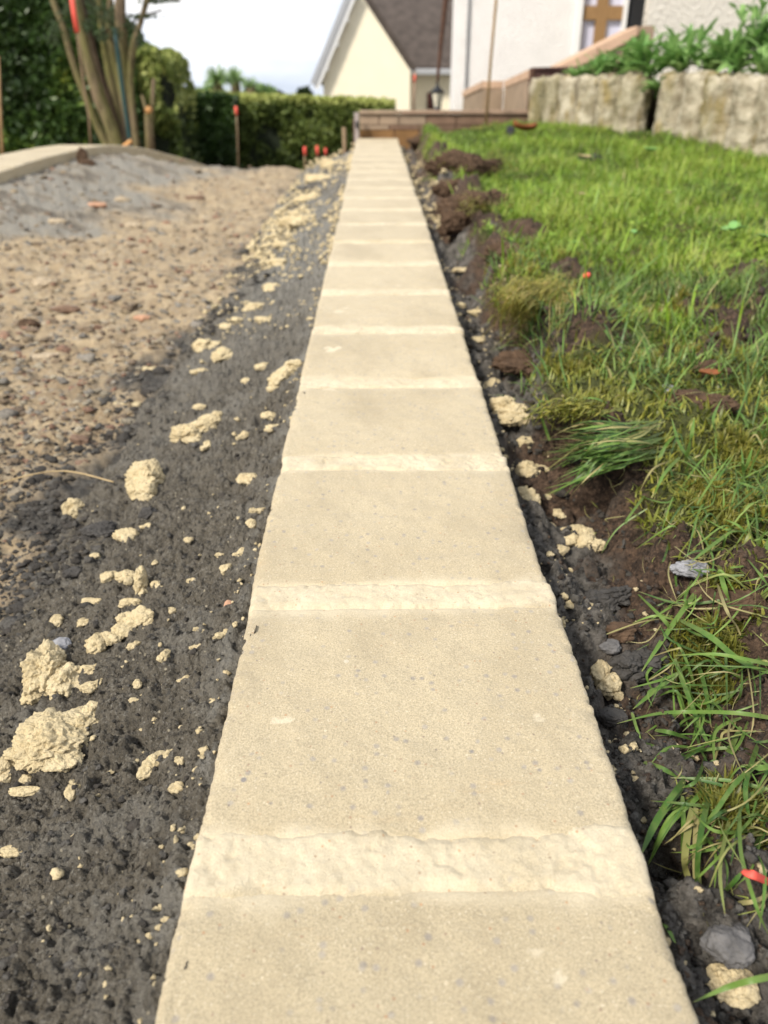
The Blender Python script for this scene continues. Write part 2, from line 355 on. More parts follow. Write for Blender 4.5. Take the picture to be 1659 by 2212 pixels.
c = m.mix(m.math('MULTIPLY', m.ramp(m.noise(7, 4, .7, (1, 1, .35)), [(.5, 0.), (.66, 1.)]), .55), c, (.17, .15, .055))
m.col(c); m.bump(m.noise(70, 5, .65), 1, .012); MT['log'] = m.m
MT['blockp'] = plain('pinkish_block', (.29, .215, .15), .85, .2, .2, 12, .4, 120)
MT['blockr'] = plain('reddish_brown_block', (.175, .11, .075), .85, .2, .3, 10, .4, 120)
MT['blocko'] = plain('ochre_stained_block', (.215, .118, .048), .85, .2, .25, 10, .4, 120)
MT['coping'] = plain('coping', (.30, .205, .145), .8, .2, .15, 12, .3, 120)
MT['copingd'] = plain('dark_coping', (.085, .045, .038), .8, .2, .25, 14)
MT['ramp'] = plain('ramp_coping', (.50, .34, .235), .8, .2, .12, 10, .3, 120)
MT['stuccow'] = plain('white_roughcast', (.80, .775, .755), .95, .1, .04, 8, .8, 60, 0, .02)
MT['stuccoc'] = plain('cream_roughcast', (.80, .75, .66), .95, .1, .09, 45, 1, 45, 0, .04)
MT['render'] = plain('cream_render', (.84, .77, .60), .9, .2, .03, 4)
MT['roof'] = plain('dark_roof', (.072, .058, .050), .85, .2, .3, 6)
MT['lichen'] = plain('lichen', (.22, .17, .06), .95, .1, .4, 8)
MT['white'] = plain('white_paint', (.72, .72, .72), .5, .4, .03)
MT['gutter'] = plain('grey_gutter', (.36, .37, .39), .4, .5, .05)
MT['wood'] = plain('wood', (.27, .175, .085), .7, .3, .25, 25)
MT['frame'] = plain('ochre_frame', (.27, .16, .07), .6, .3, .1, 12)
MT['stake'] = plain('weathered_stake', (.24, .17, .105), .8, .2, .25, 30)
MT['rust'] = plain('rusty_metal', (.075, .038, .024), .8, .3, .4, 40)
MT['red'] = plain('fluorescent_red', (.72, .10, .07), .6, .3, .08)
MT['teal'] = plain('dark_teal_paint', (.008, .045, .045), .6, .4)
MT['black'] = plain('black_paint', (.012, .013, .016), .5, .4)
MT['shutter'] = plain('dark_red_shutter', (.07, .022, .018), .6, .3)
MT['galv'] = plain('galvanised_metal', (.32, .27, .25), .5, .5, .1)
MT['cut'] = plain('fresh_cut_wood', (.62, .33, .13), .8, .2)
MT['deadleaf'] = plain('dead_leaf', (.22, .075, .025), .7, .3, .2, 60)
MT['paleleaf'] = plain('pale_dry_leaf', (.50, .37, .22), .7, .3, .2, 60)
MT['straw'] = plain('straw', (.42, .31, .16), .7, .3, .2, 60)
MT['stoneg'] = plain('grey_lump', (.115, .11, .108), .85, .3, .35, 130, .7, 300)
MT['stonep'] = plain('pale_grey_lump', (.25, .25, .265), .85, .3, .3, 130, .7, 300)
MT['stoned'] = plain('dark_grey_lump', (.05, .046, .042), .8, .3, .35, 130, .8, 300)
MT['clodb'] = plain('brown_clod', (.080, .050, .031), .9, .2, .4, 90, .8, 260)
MT['stoner'] = plain('pinkish_pebble', (.42, .24, .15), .7, .3, .25, 160, .3, 500)
MT['stoneb'] = plain('brown_stone', (.17, .11, .075), .8, .3, .3, 100, .5, 260)
MT['stonet'] = plain('tan_stone', (.36, .29, .20), .8, .3, .25, 100, .5, 260)
m = M('window_glass', .08, .6); m.col(m.mix(m.noise(3, 2), (.52, .52, .66), (.64, .64, .76))); MT['glass'] = m.m  # pale lavender base colour stands in for reflection on the panes
m = M('lantern_glass', .1, .5); m.col((.62, .58, .46)); MT['lglass'] = m.m
m = M('scattered_stones', .8, .35); c = m.mix(m.math('MULTIPLY', m.ramp(m.noise(380, 4, .7), [(.4, .8), (.6, 0.)]), .8), m.attr(), (.06, .05, .04)); m.col(c); m.bump(m.noise(420, 4, .75), 1, .004); MT['stones'] = m.m
m = M('far_ground', .9, .2); m.col(m.mix(m.noise(.6, 4), (.05, .06, .022), (.11, .085, .05))); MT['far'] = m.m
# ------------------------------------------------------------------ far ground sheet
Yf = np.concatenate([np.linspace(-8, 6, 15), np.linspace(8, 60, 14), np.array([80, 120, 200, 350])])
Xf = np.concatenate([-np.geomspace(200, 4, 14), np.linspace(-3, 3, 9), np.geomspace(4, 200, 14)])
XX, YY = np.meshgrid(Xf, Yf)
ZZ = np.where(YY < 5, -0.30, np.maximum(-.97, -0.30-.22*(YY-5)))+.02*vn(XX*.3, YY*.3)
struct(link('ground', mnp('ground', np.stack([XX, YY, ZZ], -1), grid_faces(*XX.shape)), MT['far']))

def zbase(y):                                    # height of the kerb-top plane, then the fall behind the crest on the left
    y = np.asarray(y, float); return SLOPE*np.minimum(y, 4.1)
def vrow(y):                                     # measuring units below the kerb's vanishing point for a point of the kerb plane
    a = F(806, 1106); dep = np.asarray(y, float)*math.cos(PITCH)+(CAMZ-SLOPE*np.asarray(y, float))*math.sin(PITCH)
    return FPX*0.302/(0.8703*dep)
def yrows(p0, p1, step, h=-.06):
    return np.array([F(806, p, h).y for p in np.arange(p0, p1, -step)])

# ------------------------------------------------------------------ curved kerb path (left)
CK = [P(-140, 415, 2.25), P(0, 371, 2.62), P(85, 343, 2.95), P(165, 324, 3.25), P(235, 313, 3.6), P(300, 318, 3.95), P(360, 332, 4.2), P(430, 352, 4.45), P(480, 372, 4.8)]
CKs = spline(CK, 8)
CKa = np.array([p[:] for p in CKs])
def ckdist(x, y):
    sh = x.shape; q = np.stack([x.ravel(), y.ravel()], -1); best = np.full(len(q), 9.); bz = np.zeros(len(q)); side = np.zeros(len(q))
    for i in range(len(CKa)-1):
        a, b = CKa[i, :2], CKa[i+1, :2]; d = b-a; t = np.clip(((q-a)@d)/(d@d), 0, 1); c = a+t[:, None]*d; dd = np.hypot(*(q-c).T)
        m_ = dd < best; best = np.where(m_, dd, best); bz = np.where(m_, CKa[i, 2]+t*(CKa[i+1, 2]-CKa[i, 2]), bz)
        side = np.where(m_, np.sign(d[0]*(q[:, 1]-a[1])-d[1]*(q[:, 0]-a[0])), side)
    return best.reshape(sh), bz.reshape(sh), side.reshape(sh)

# ------------------------------------------------------------------ gravel ground on the left
def gravel_edge(x, y): return -.285-.075*sm(2.0, .9, y)+.05*fbm(x*5, y*5, s=31, o=3)
def zgravel(x, y, fine=True):
    x = np.asarray(x, float); y = np.asarray(y, float)
    z = zbase(y)-.100+.012*fbm(x*2.5, y*2.5, s=3, o=3)
    z = z+.02*sm(2.6, 4.0, y)*sm(-.2, -.9, x)-.018*sm(-.5, -.25, x)*sm(2.5, 4, y)
    z = z-.26*np.maximum(y-4.12-.05*vn(x*6, x*0, s=5), 0); z = np.maximum(z, -.97)
    dd, bz, side = ckdist(x, y)
    wgt = np.exp(-(dd/.26)**2)*sm(5.0, 4.4, y); z = z*(1-wgt)+(bz-.034)*wgt
    z = np.where((side > 0) & (dd > .02), z-.10*sm(.02, .3, dd)*sm(2, 3, y), z)
    if fine:
        a = sm(.08, -.05, x-gravel_edge(x, y))      # 1 on gravel, 0 near the haunching
        k = 1+.5*vn(x*9, y*9, s=8)
        w1 = wor(x*62, y*62, s=1); w2 = wor(x*125+.6*vn(x*80, y*80), y*125, s=2)
        z = z+.0045*k*(.55-w1)*(.6+.4*a)+.0045*(.5-w2)+.0055*fbm(x*26, y*26, s=9, o=5, g=.62)
    return z
pr = yrows(2380, 352, 3.7); ys = np.concatenate([pr, [4.3, 4.5, 4.8, 5.3, 6, 7, 8.5, 10]])
cols = np.concatenate([np.arange(-1500, -120, 22), np.arange(-120, 800, 3.9)])
vv_ = vrow(ys); X = (cols[None, :]-806)/vv_[:, None]*.43; Y = np.repeat(ys[:, None], len(cols), 1)
Z = zgravel(X, Y); ed = gravel_edge(X, Y)
dark = sm(-.08, .05, X-ed+.06*fbm(X*14, Y*14, s=40, o=5, g=.65)); dd, _, _ = ckdist(X, Y)
pale = sm(.50, .25, dd+.22*fbm(X*5, Y*5, s=44, o=3))*(1-dark)*sm(1.5, 2.2, Y)
dark = np.maximum(dark, .8*pale*sm(.25, .5, fbm(X*11, Y*11, s=46, o=4))); pale = pale*(1-dark)
me = mnp('gravel', np.stack([X, Y, Z], -1), grid_faces(*X.shape)[:, ::-1], col=np.stack([dark, pale, 0*dark], -1).reshape(-1, 3))
struct(link('gravel_ground', me, MT['gravel']))

# ------------------------------------------------------------------ grey haunching against the kerb, left side
def zhaunch(x, y, fine=True):
    x = np.asarray(x, float); y = np.asarray(y, float); d = KL-x
    z = SLOPE*y-.008-.05*sm(0, .05, d)*.25-.335*d-.10*sm(.2, .34, d)*.3
    z = z+.006*fbm(x*7, y*4, s=51, o=3)*sm(0, .05, d)
    if fine:
        u = x*.8+y*.6; v = -x*.6+y*.8                # trowel strokes run obliquely down the bank
        st = fbm(u*70, v*9, s=52, o=3)
        z = z+.0018*st*sm(.5, 1.1, y)
        z = z+.0036*fbm(x*100, y*100, s=53, o=4, g=.75)+.0030*(.5-wor(x*230+.5*vn(x*150, y*150), y*200, s=54))
        cr = sm(.30, .6, fbm(x*28, y*28, s=55, o=3)); z = z-.005*cr+.008*cr*(.5-wor(x*120, y*120, s=56))
        z = z+.003*sm(.03, 0, d)*fbm(x*60, y*60, s=57, o=3)
    return z
rows = yrows(2380, 330, 3.4, -.03); xs = np.concatenate([np.linspace(-.40, -.25, 70), np.linspace(-.248, -.074, 120)])
X, Y = np.meshgrid(xs, rows); Z = zhaunch(X, Y)
dry = np.clip(sm(.03, .0, KL-X)*.8*sm(-.3, .5, fbm(X*40, Y*40, s=58, o=3))+.95*sm(.6, 1.9, Y)*sm(-.8, .4, fbm(X*12, Y*7, s=60, o=3))+.35*sm(.45, .8, fbm(X*9, Y*16, s=59, o=3)), 0, 1)
me = mnp('haunch', np.stack([X, Y, Z], -1), grid_faces(*X.shape)[:, ::-1], col=np.stack([dry, dry*0, dry*0], -1).reshape(-1, 3))
o = link('mortar_haunching', me, MT['grey']); thing(o, 'dark grey trowelled mortar bank sloping down from the left edge of the pale kerb', 'mortar bank')

def zleft(x, y, fine=True): return np.maximum(zgravel(x, y, fine), zhaunch(x, y, fine))

# ------------------------------------------------------------------ soil and lawn ground on the right
def lawn_edge(y): return .076+.028*vn(y*5.3, y*0, s=61)+.016*vn(y*17, y*0, s=62)+.03*sm(2, 4, y)+.03*sm(.9, .45, y)
def bare(x, y): return sm(.0, .35, fbm(x*6, y*6, s=71, o=3)+.22*sm(1.35, .8, y)-.35-.9*sm(1.3, 2.2, y)*sm(.12, .3, x-KR)-.55*sm(2, 3, y)+.9*sm(.07, 0, x-KR-lawn_edge(y))+.8*sm(.16, .03, x-KR-lawn_edge(y))*sm(1.3, 1.8, y)*sm(3.7, 3.2, y))
def zsoil(x, y, fine=True):
    x = np.asarray(x, float); y = np.asarray(y, float); e = x-KR; E = lawn_edge(y)
    cl = sm(-.035, .03, e-E)
    z = zbase(y)-.052+(.05+.050*sm(.9, 1.5, y)*np.exp(-((e-E-.03)/.05)**2)*(.7+.6*vn(x*0, y*7, s=73)))*cl+.012*fbm(x*5, y*5, s=63, o=3)*sm(.02, .08, e)
    z = z+.062*sm(.15, .75, x)*sm(2.5, 4.25, y)-.02*sm(.9, .4, y)*cl+.020*sm(.045, .0, e)
    if fine:
        b = .35+.65*bare(x, y)
        z = z+.022*b*fbm(x*22, y*22, s=64, o=4)*sm(0, .03, e)+.016*b*(.5-wor(x*44, y*44, s=65))*sm(0, .02, e)+.0065*(.5-wor(x*130, y*130, s=66))+.0045*fbm(x*100, y*100, s=67, o=4, g=.65)
        z = z-.05*np.exp(-(((x-.245)/.045)**2+((y-1.92)/.09)**2))-.035*np.exp(-(((x-.235)/.04)**2+((y-1.12)/.07)**2))-.02*np.exp(-(((x-.2)/.02)**2+((y-.55)/.03)**2))
    return z
rows = np.concatenate([yrows(2420, 290, 3.7, -.04), [4.5, 5, 6, 8]]); cols = np.concatenate([np.arange(846, 1800, 3.9), np.arange(1810, 3600, 24)])
vv_ = vrow(rows); X = (cols[None, :]-806)/vv_[:, None]*.37; Y = np.repeat(rows[:, None], len(cols), 1)
Z = zsoil(X, Y); gr = sm(.02, -.02, (X-KR)-.055+.06*fbm(X*12, Y*12, s=68, o=3)-.03*sm(.7, .35, Y))
gn = np.clip(1-bare(X, Y), 0, 1)*sm(-.01, .03, X-KR-lawn_edge(Y))
me = mnp('soil', np.stack([X, Y, Z], -1), grid_faces(*X.shape), col=np.stack([gr, gn, gn*0], -1).reshape(-1, 3))
struct(link('garden_soil', me, MT['soil']))

# ------------------------------------------------------------------ the kerb
JN = [F(806, 144+1/(.583e-3+n*.295e-3)).y for n in range(-1, 30)]
JN = [y for y in JN if y < 4.20]
step = JN[2]-JN[1]; JN = [JN[0]-step] + JN if JN[0] > .0 else JN
kroot = root('kerb', (0.0175, .3, 0), 'long straight kerb of pale cream concrete blocks running from the camera to the wall', 'kerb')
def kprofile(n):
    w = KR-KL; pts = [(KL-.004, -.12), (KL-.002, -.06), (KL, -.012)]
    for a in (0, 22, 45, 68, 90): r = .0045; pts.append((KL+r-r*math.cos(math.radians(a)), -.0045+r*math.sin(math.radians(a))))
    t = np.linspace(0, 1, n)[1:-1]; pts += [(KL+.0045+(w-.009)*q, 0) for q in t]
    for a in (90, 68, 45, 22, 0): r = .0045; pts.append((KR-r+r*math.cos(math.radians(a)), -.0045+r*math.sin(math.radians(a))))
    pts += [(KR, -.012), (KR+.002, -.06), (KR+.004, -.12)]
    return np.array(pts)
def kblock(y0, y1, i):
    near = y0 < 1.3; nx, ny = (110, 120) if near else (34, 26)
    pf = kprofile(nx); ty = np.linspace(0, 1, ny); yy = y0+(y1-y0)*ty
    X = np.repeat(pf[None, :, 0], ny, 0); H = np.repeat(pf[None, :, 1], ny, 0); Y = np.repeat(yy[:, None], len(pf), 1)
    off = .0016*random.uniform(-1, 1); sk = .004*random.uniform(-1, 1)
    edge = np.exp(-((X-KL)/.006)**2)+np.exp(-((KR-X)/.006)**2)
    X = X+off+edge*(.0009*fbm(Y*11, H*20, s=80+i, o=2)+.00035*fbm(Y*230, H*150, s=81+i, o=3, g=.8))
    H = H+.0006*fbm(X*55, Y*55, s=100+i, o=4)-.0022*edge*sm(.1, .7, fbm(X*45, Y*45, s=120+i, o=4, g=.7))
    ex = np.minimum(Y-y0, y1-Y); H = H-.0035*np.exp(-(ex/.004)**2)-.0012*np.exp(-(ex/.02)**2)+sk*(Y-(y0+y1)/2)*.4
    Z = SLOPE*Y+H
    Z[0] = Z[0]-.03; Z[-1] = Z[-1]-.03
    film = sm(.016+.011*fbm(X*22, Y*22, s=150+i, o=4), .002, ex)
    return mnp('kerb_block', np.stack([X, Y, Z], -1), grid_faces(ny, len(pf)), col=np.stack([film, film, film], -1).reshape(-1, 3))
def kjoint(yc, i, hw):
    near = yc < 1.3; nx, ny = (150, 40) if near else (50, 12)
    pf = kprofile(nx); yy = np.linspace(yc-hw*1.55, yc+hw*1.55, ny)
    X = np.repeat(pf[None, :, 0], ny, 0); H = np.repeat(pf[None, :, 1], ny, 0); Y = np.repeat(yy[:, None], len(pf), 1)
    dy = np.abs(Y-yc)/hw; cx = (KL+KR)/2; sgn = np.sign(X-cx); edge = np.exp(-((X-KL)/.012)**2)+np.exp(-((KR-X)/.012)**2)
    X = X+sgn*edge*(.0000+.0011*sm(1.3, .2, dy)*(.4+1.0*fbm(Y*60+sgn*9, H*60, s=140+i, o=4)))
    lim = .90+.20*fbm(X*30, X*0+i, s=160, o=5, g=.65); prof = sm(lim+.28, lim-.2, dy)
    H = H-.0030+.0029*prof+.0004*vn(X*0+i*3.3, Y*0)+.0004*fbm(X*120, Y*120, s=170+i, o=4)+.0003*(.5-wor(X*330, Y*330, s=175))*prof+.0004*fbm(X*330, Y*330, s=176, o=2)-.0009*sm(.62, .8, fbm(X*60, Y*60, s=177+i, o=4, g=.7))+.0006*fbm(X*25, Y*25, s=180+i, o=2)
    Z = SLOPE*Y+H
    film = sm(1.25, .75, dy+.2*fbm(X*40, Y*40, s=190+i, o=4))
    return mnp('mortar_joint', np.stack([X, Y, Z], -1), grid_faces(ny, len(pf)), col=np.stack([film, film, film], -1).reshape(-1, 3))
for i in range(len(JN)):
    hw = .0155 if i < 5 else .014
    y1 = JN[i+1] if i+1 < len(JN) else 4.262
    if i == 9: hw = .004
    child('kerb_block', kblock(JN[i]+.009, y1-.009, i), MT['kerb'], kroot)
    child('mortar_joint', kjoint(JN[i], i, hw), MT['kerb'], kroot)
child('kerb_block', kblock(JN[0]-step+.009, JN[0]-.009, 60), MT['kerb'], kroot)

# ------------------------------------------------------------------ curved kerb on the left
cr = root('curved_kerb', CKs[20], 'curved pale kerb sweeping over the grey mound at the left', 'kerb')
seglen, acc, cuts = .24, 0, [0]
dense = spline(CK, 24); L = [0]
for a, b in zip(dense, dense[1:]): L.append(L[-1]+(b-a).length)
def at(s):
    s = max(0, min(s, L[-1]-1e-6)); i = int(np.searchsorted(L, s, 'right'))-1; i = min(i, len(dense)-2)
    return dense[i].lerp(dense[i+1], (s-L[i])/(L[i+1]-L[i])), (dense[i+1]-dense[i]).normalized()
s = 0
while s < L[-1]-.05:
    e = min(s+seglen, L[-1]); n = 6; V = []
    for k in range(n+1):
        p, t = at(s+.004+(e-s-.008)*k/n); nrm = Vector((-t.y, t.x, 0)).normalized()   # away from the gravel
        for (a, h) in ((0, -.12), (0, -.004), (.004, 0), (.05, .0), (.15, .0), (.196, 0), (.2, -.004), (.2, -.12)):
            V.append(p+nrm*a+Vector((0, 0, h+.0008*random.uniform(-1, 1))))
    V = np.array([v[:] for v in V]); me = mnp('kb', V, np.concatenate([grid_faces(n+1, 8)[:, ::-1], [[0, 1, 6, 7], [1, 2, 5, 6], [n*8, n*8+7, n*8+6, n*8+1], [n*8+1, n*8+6, n*8+5, n*8+2]]]), smooth=False)
    child('kerb_block', me, MT['kerb'], cr)
    p, t = at(e); nrm = Vector((-t.y, t.x, 0)).normalized()
    if e < L[-1]-.06:
        q = [p+t*a+nrm*b+Vector((0, 0, c)) for a in (-.006, .006) for b in (-.001, .201) for c in (-.12, -.002)]
        child('mortar_joint', hexa(q), MT['kerb'], cr)
    s = e

# ------------------------------------------------------------------ lumps
def lump_arr(level, c, r, seed, rough=1.0, cell=None):
    v, f = ico(level); v = v.copy(); rm = (r[0]*r[1]*r[2])**(1/3); sx = seed*13.7
    k = 1+.30*fbm(v[:, 0]*1.1+sx, v[:, 1]*1.1, v[:, 2]*1.1, s=seed, o=2)*rough
    cf = max(1.6, rm/(cell or .0045))
    g_ = np.random.default_rng(seed+77); rough_ = rough
    k = k+rough*(.17*(.55-wor(v[:, 0]*cf*.7+sx, v[:, 1]*cf*.7, v[:, 2]*cf*.7, s=seed))*min(1, 3/cf)*1.6+.16*fbm(v[:, 0]*cf+sx, v[:, 1]*cf, v[:, 2]*cf, s=seed+5, o=3, g=.6))
    w_ = v*k[:, None]
    if level >= 2:
        for _ in range(6):                       # broken flat faces
            n_ = g_.normal(size=3); n_ /= np.linalg.norm(n_); d_ = g_.uniform(.68, 1.0); w_ = w_-np.maximum(w_@n_-d_, 0)[:, None]*n_[None]*.6
        gf = max(2.5, rm/.0022); gs = .0016/rm if rm > .005 else .10
        w_ = w_*(1+rough*(1.3*min(gs, .16)*(.5-wor(v[:, 0]*gf+sx, v[:, 1]*gf, v[:, 2]*gf, s=seed+9))+.05*fbm(v[:, 0]*cf*2.2+sx, v[:, 1]*cf*2.2, v[:, 2]*cf*2.2, s=seed+9, o=3)))[:, None]
    return w_*1.20*np.array(r)[None, :]+np.array(c)[None, :], f
_g = [None]
def zs1(x, y):
    if _g[0] is None:
        gx, gy = np.meshgrid(np.arange(.10, 1.7, .005), np.arange(.05, 4.6, .006)); _g[0] = zsoil(gx, gy)
    a = min(max((x-.10)/.005, 0), _g[0].shape[1]-1.01); b = min(max((y-.05)/.006, 0), _g[0].shape[0]-1.01); i, j = int(b), int(a); u, v = b-i, a-j; G_ = _g[0]
    return (G_[i, j]*(1-v)+G_[i, j+1]*v)*(1-u)+(G_[i+1, j]*(1-v)+G_[i+1, j+1]*v)*u
def lvl(px): return 6 if px > 56 else 5 if px > 28 else 4 if px > 13 else 3
def ground_hit(px, py, zf):
    h = -.06
    if zf is zsoil:
        for _ in range(5): q = F(px, py, h); h = .5*h+.5*(zs1(q.x, q.y)-SLOPE*q.y)
        return F(px, py, h)
    for _ in range(5):
        q = F(px, py, h); h = float(zf(np.array([q.x]), np.array([q.y]), False)[0])-SLOPE*q.y
    return F(px, py, h)
CNT = [0]
def clod(label, blobs, zf=zleft, mat='cream', name='mortar_clod', cat='mortar clod', group=None, rough=1.0, flat=.8):
    """blobs: (x, y, width, height[, turn]) as measured"""
    arr = []; rx = None; cen = []
    for b in blobs:
        CNT[0] += 1; px, py, w_, h_ = b[:4]; ang = math.radians(b[4]) if len(b) > 4 else 0
        g = ground_hit(px, py+h_*.22, zf); s_ = mpp(g); a, c_ = w_*s_/2, h_*s_/2
        if b is blobs[0]: rx = g
        if cen:                                  # keep the pieces of one clod in touch
            best = None
            for (p_, a2, c2) in cen:
                dv = Vector((g.x-p_.x, g.y-p_.y)); d = max(dv.length, 1e-6); ux, uy = dv.x/d, dv.y/d
                lim = .84*(1/math.sqrt((ux/a)**2+(uy/(c_*1.05))**2)+1/math.sqrt((ux/a2)**2+(uy/(c2*1.05))**2))
                if best is None or d-lim < best[0]: best = (d-lim, ux, uy, p_)
            if best[0] > 0: g = Vector((g.x-best[1]*best[0], g.y-best[2]*best[0], g.z))
            g.z = .65*g.z+.35*best[3].z
        cen.append((g.copy(), a, c_))
        v, f = lump_arr(lvl(max(w_, h_)), (0, 0, 0), (a, c_*1.05, c_*flat), 200+CNT[0], rough)
        if ang:
            R = np.array([[math.cos(ang), -math.sin(ang), 0], [math.sin(ang), math.cos(ang), 0], [0, 0, 1]]); v = v@R.T
        arr.append((v+np.array([g.x, g.y, g.z+c_*flat*.55])[None, :], f))
        if w_ > 24:                                  # small crumbs sticking to it
            for _ in range(int(w_/9)):
                t = random.uniform(0, 6.3); q = np.array([math.cos(t)*a*.80, math.sin(t)*c_*.80, c_*flat*random.uniform(.25, .6)]); r0 = s_*random.uniform(3, 8)
                v, f = lump_arr(2, (g.x+q[0], g.y+q[1], g.z+q[2]), (r0, r0*random.uniform(.7, 1.1), r0*.8), 200+CNT[0]+_*31); arr.append((v, f))
    V, Fc, _ = join(arr); me = mnp('clod', V-np.array(rx[:])[None, :], Fc)
    o = link(name, me, MT[mat]); o.location = rx
    return thing(o, label, cat, group)
G = 'cream mortar droppings on the grey bank'
clod('large flattened cream mortar clod with a pointed arm, lowest of the big pair at left', [(112, 1590, 128, 118), (168, 1552, 80, 60, 35), (202, 1520, 34, 30), (80, 1628, 60, 50), (140, 1635, 70, 55), (62, 1560, 40, 45)], group=G, flat=.62)
clod('tall ridged cream mortar clod just behind the largest one at left', [(102, 1440, 84, 110, 10), (138, 1462, 66, 72), (76, 1500, 34, 44), (108, 1405, 40, 40)], group=G, flat=.7)
clod('pair of small cream clods touching the lower left flank of the largest clod', [(28, 1630, 32, 28), (16, 1672, 32, 46), (8, 1700, 22, 22)], group=G)
clod('short flat cream flake at the left edge below the largest clod', [(54, 1706, 50, 17)], group=G)
clod('tiny rounded cream crumb between the largest clod and the flat flake below it', [(57, 1682, 21, 18)], group=G)
clod('blunt cream clod with a side nub in open grey mortar, lower left', [(156, 1708, 24, 32), (172, 1700, 14, 14)], group=G)
clod('finger shaped rolled cream mortar plug lying obliquely near the kerb', [(316, 1664, 32, 30), (325, 1652, 34, 30), (336, 1640, 34, 30), (347, 1632, 28, 24)], group=G, rough=.6)
clod('knobbly cream nub at the upper tip of the finger shaped plug', [(366, 1629, 22, 20), (372, 1624, 12, 12)], group=G)
clod('small cream double crumb right of the finger shaped plug', [(386, 1640, 16, 13), (396, 1648, 16, 14)], group=G)
clod('crumpled pale cream flake close to the kerb, right below the rolled plug', [(376, 1702, 26, 18), (388, 1694, 20, 16)], group=G)
clod('flat cream flakes at the left picture edge, lowest of all', [(30, 1838, 46, 22), (6, 1822, 20, 16)], group=G)
clod('oval cream clod with two knobs, upper right of the tall ridged clod', [(194, 1446, 36, 22), (214, 1436, 16, 14)], group=G)
clod('long loaf shaped cream clod right beside the tall ridged clod', [(192, 1484, 34, 22, 20), (208, 1476, 26, 16, 20)], group=G)
clod('chain of joined cream clods running obliquely in the middle of the grey bank', [(300, 1336, 54, 38), (270, 1342, 36, 30), (252, 1372, 46, 32), (236, 1384, 42, 30), (210, 1396, 38, 40), (320, 1340, 22, 16)], group=G)
clod('broad cream clod resting on the upper end of the long clod chain', [(278, 1300, 38, 20), (300, 1298, 22, 14)], group=G)
clod('thin forked cream flake below the right side of the clod chain', [(286, 1396, 22, 16, 30), (300, 1386, 18, 10, 30)], group=G)
clod('small three lobed cream clod left of the clod chain', [(122, 1340, 24, 22), (134, 1356, 16, 16), (112, 1346, 14, 12)], group=G)
clod('slim cream sliver between the three lobed clod and the chain', [(184, 1344, 30, 13, 25)], group=G)
clod('wide low cream clod above the three lobed clod', [(194, 1300, 34, 18), (212, 1295, 16, 12)], group=G)
clod('bumpy cream clod leftmost of the row of four on the dark crumbly ground', [(234, 1246, 26, 26), (246, 1240, 18, 18)], group=G)
clod('whitish clod second in the row of four on the dark ground', [(273, 1244, 36, 30), (282, 1256, 20, 20)], group=G)
clod('upright cream clod third in the row of four, tallest of that row', [(308, 1262, 28, 50), (312, 1284, 16, 18)], group=G, flat=1.1)
clod('small tilted cream clod rightmost of the row of four', [(338, 1262, 20, 18), (350, 1268, 14, 12)], group=G)
clod('tall stacked cream clod with a lower left foot, upper left of the grey bank', [(318, 1030, 66, 60), (282, 1092, 66, 42), (340, 1078, 40, 34, 30), (330, 1002, 40, 26), (284, 1026, 30, 14), (300, 1110, 30, 22)], group=G, flat=.9)
clod('single upright cream clod standing alone left of the tall stacked clod', [(160, 1098, 34, 40), (168, 1112, 22, 24)], group=G, flat=1.0)
clod('squarish cream clod below the tall stacked clod', [(272, 1156, 46, 30), (280, 1172, 28, 20)], group=G)
clod('narrow cream flake right of the squarish clod', [(320, 1138, 26, 10)], group=G)
clod('little round cream crumb left of the squarish clod and above the row of four', [(206, 1202, 19, 16)], group=G)
clod('little cream crumb on brownish gravel at far left', [(112, 1216, 20, 12), (120, 1210, 10, 10)], group=G)
clod('tan crumpled clod on the upper bank between two joints of the kerb', [(532, 1036, 30, 26), (550, 1028, 22, 20), (530, 1052, 12, 14)], group=G)
clod('small cream bead midway down the bank below the tan crumpled clod', [(407, 1166, 16, 13)], group=G)
clod('round cream bead with a dark spot near the kerb', [(488, 1228, 21, 22)], group=G)
clod('ragged cream crumb against the kerb just above the spotted bead', [(524, 1192, 22, 18), (508, 1202, 14, 10)], group=G)
clod('knotty cream clod near the kerb edge, uppermost of three in line', [(544, 1130, 20, 22), (548, 1146, 12, 10)], group=G)
clod('thin cream streak lying above the knotty clod', [(556, 1102, 32, 9, 30)], group=G)
clod('tan bead between the ragged crumb and open grey bank', [(474, 1199, 16, 11)], group=G)
clod('small tan bead on smooth grey bank right of the row of four', [(414, 1256, 19, 13)], group=G)
clod('oval cream bead above and right of the long clod chain', [(369, 1318, 21, 15, 20)], group=G)
clod('dark tipped cream crumb right of the long clod chain', [(431, 1360, 20, 15), (436, 1370, 10, 8)], group=G)
clod('slim cream stick of mortar pointing at the kerb', [(482, 1370, 34, 11, 35)], group=G)
clod('short oblique cream clod in the middle of the bank', [(354, 1418, 20, 26, -20), (362, 1406, 14, 14)], group=G)
clod('slim tan sliver of mortar below the short oblique clod', [(392, 1470, 22, 10, 25), (408, 1458, 14, 8, 30)], group=G)
clod('ragged cream flake between dark tipped crumb and slim tan sliver', [(426, 1398, 26, 12)], group=G)
clod('small cream double bead left of the slim tan sliver', [(296, 1476, 16, 14), (302, 1488, 14, 10)], group=G)
clod('tiny cream flake directly under the double bead', [(290, 1512, 20, 11)], group=G)
clod('tiny tan flake alone above the rolled plug', [(397, 1534, 19, 10)], group=G)
clod('long craggy cream slab with crumbs on the upper bank', [(405, 938, 58, 44), (448, 916, 70, 34, 30), (474, 892, 44, 26), (420, 958, 30, 20), (492, 880, 20, 16)], group=G, flat=.75)
clod('oval cream pebble of mortar behind the long craggy slab', [(431, 878, 22, 13)], group=G)
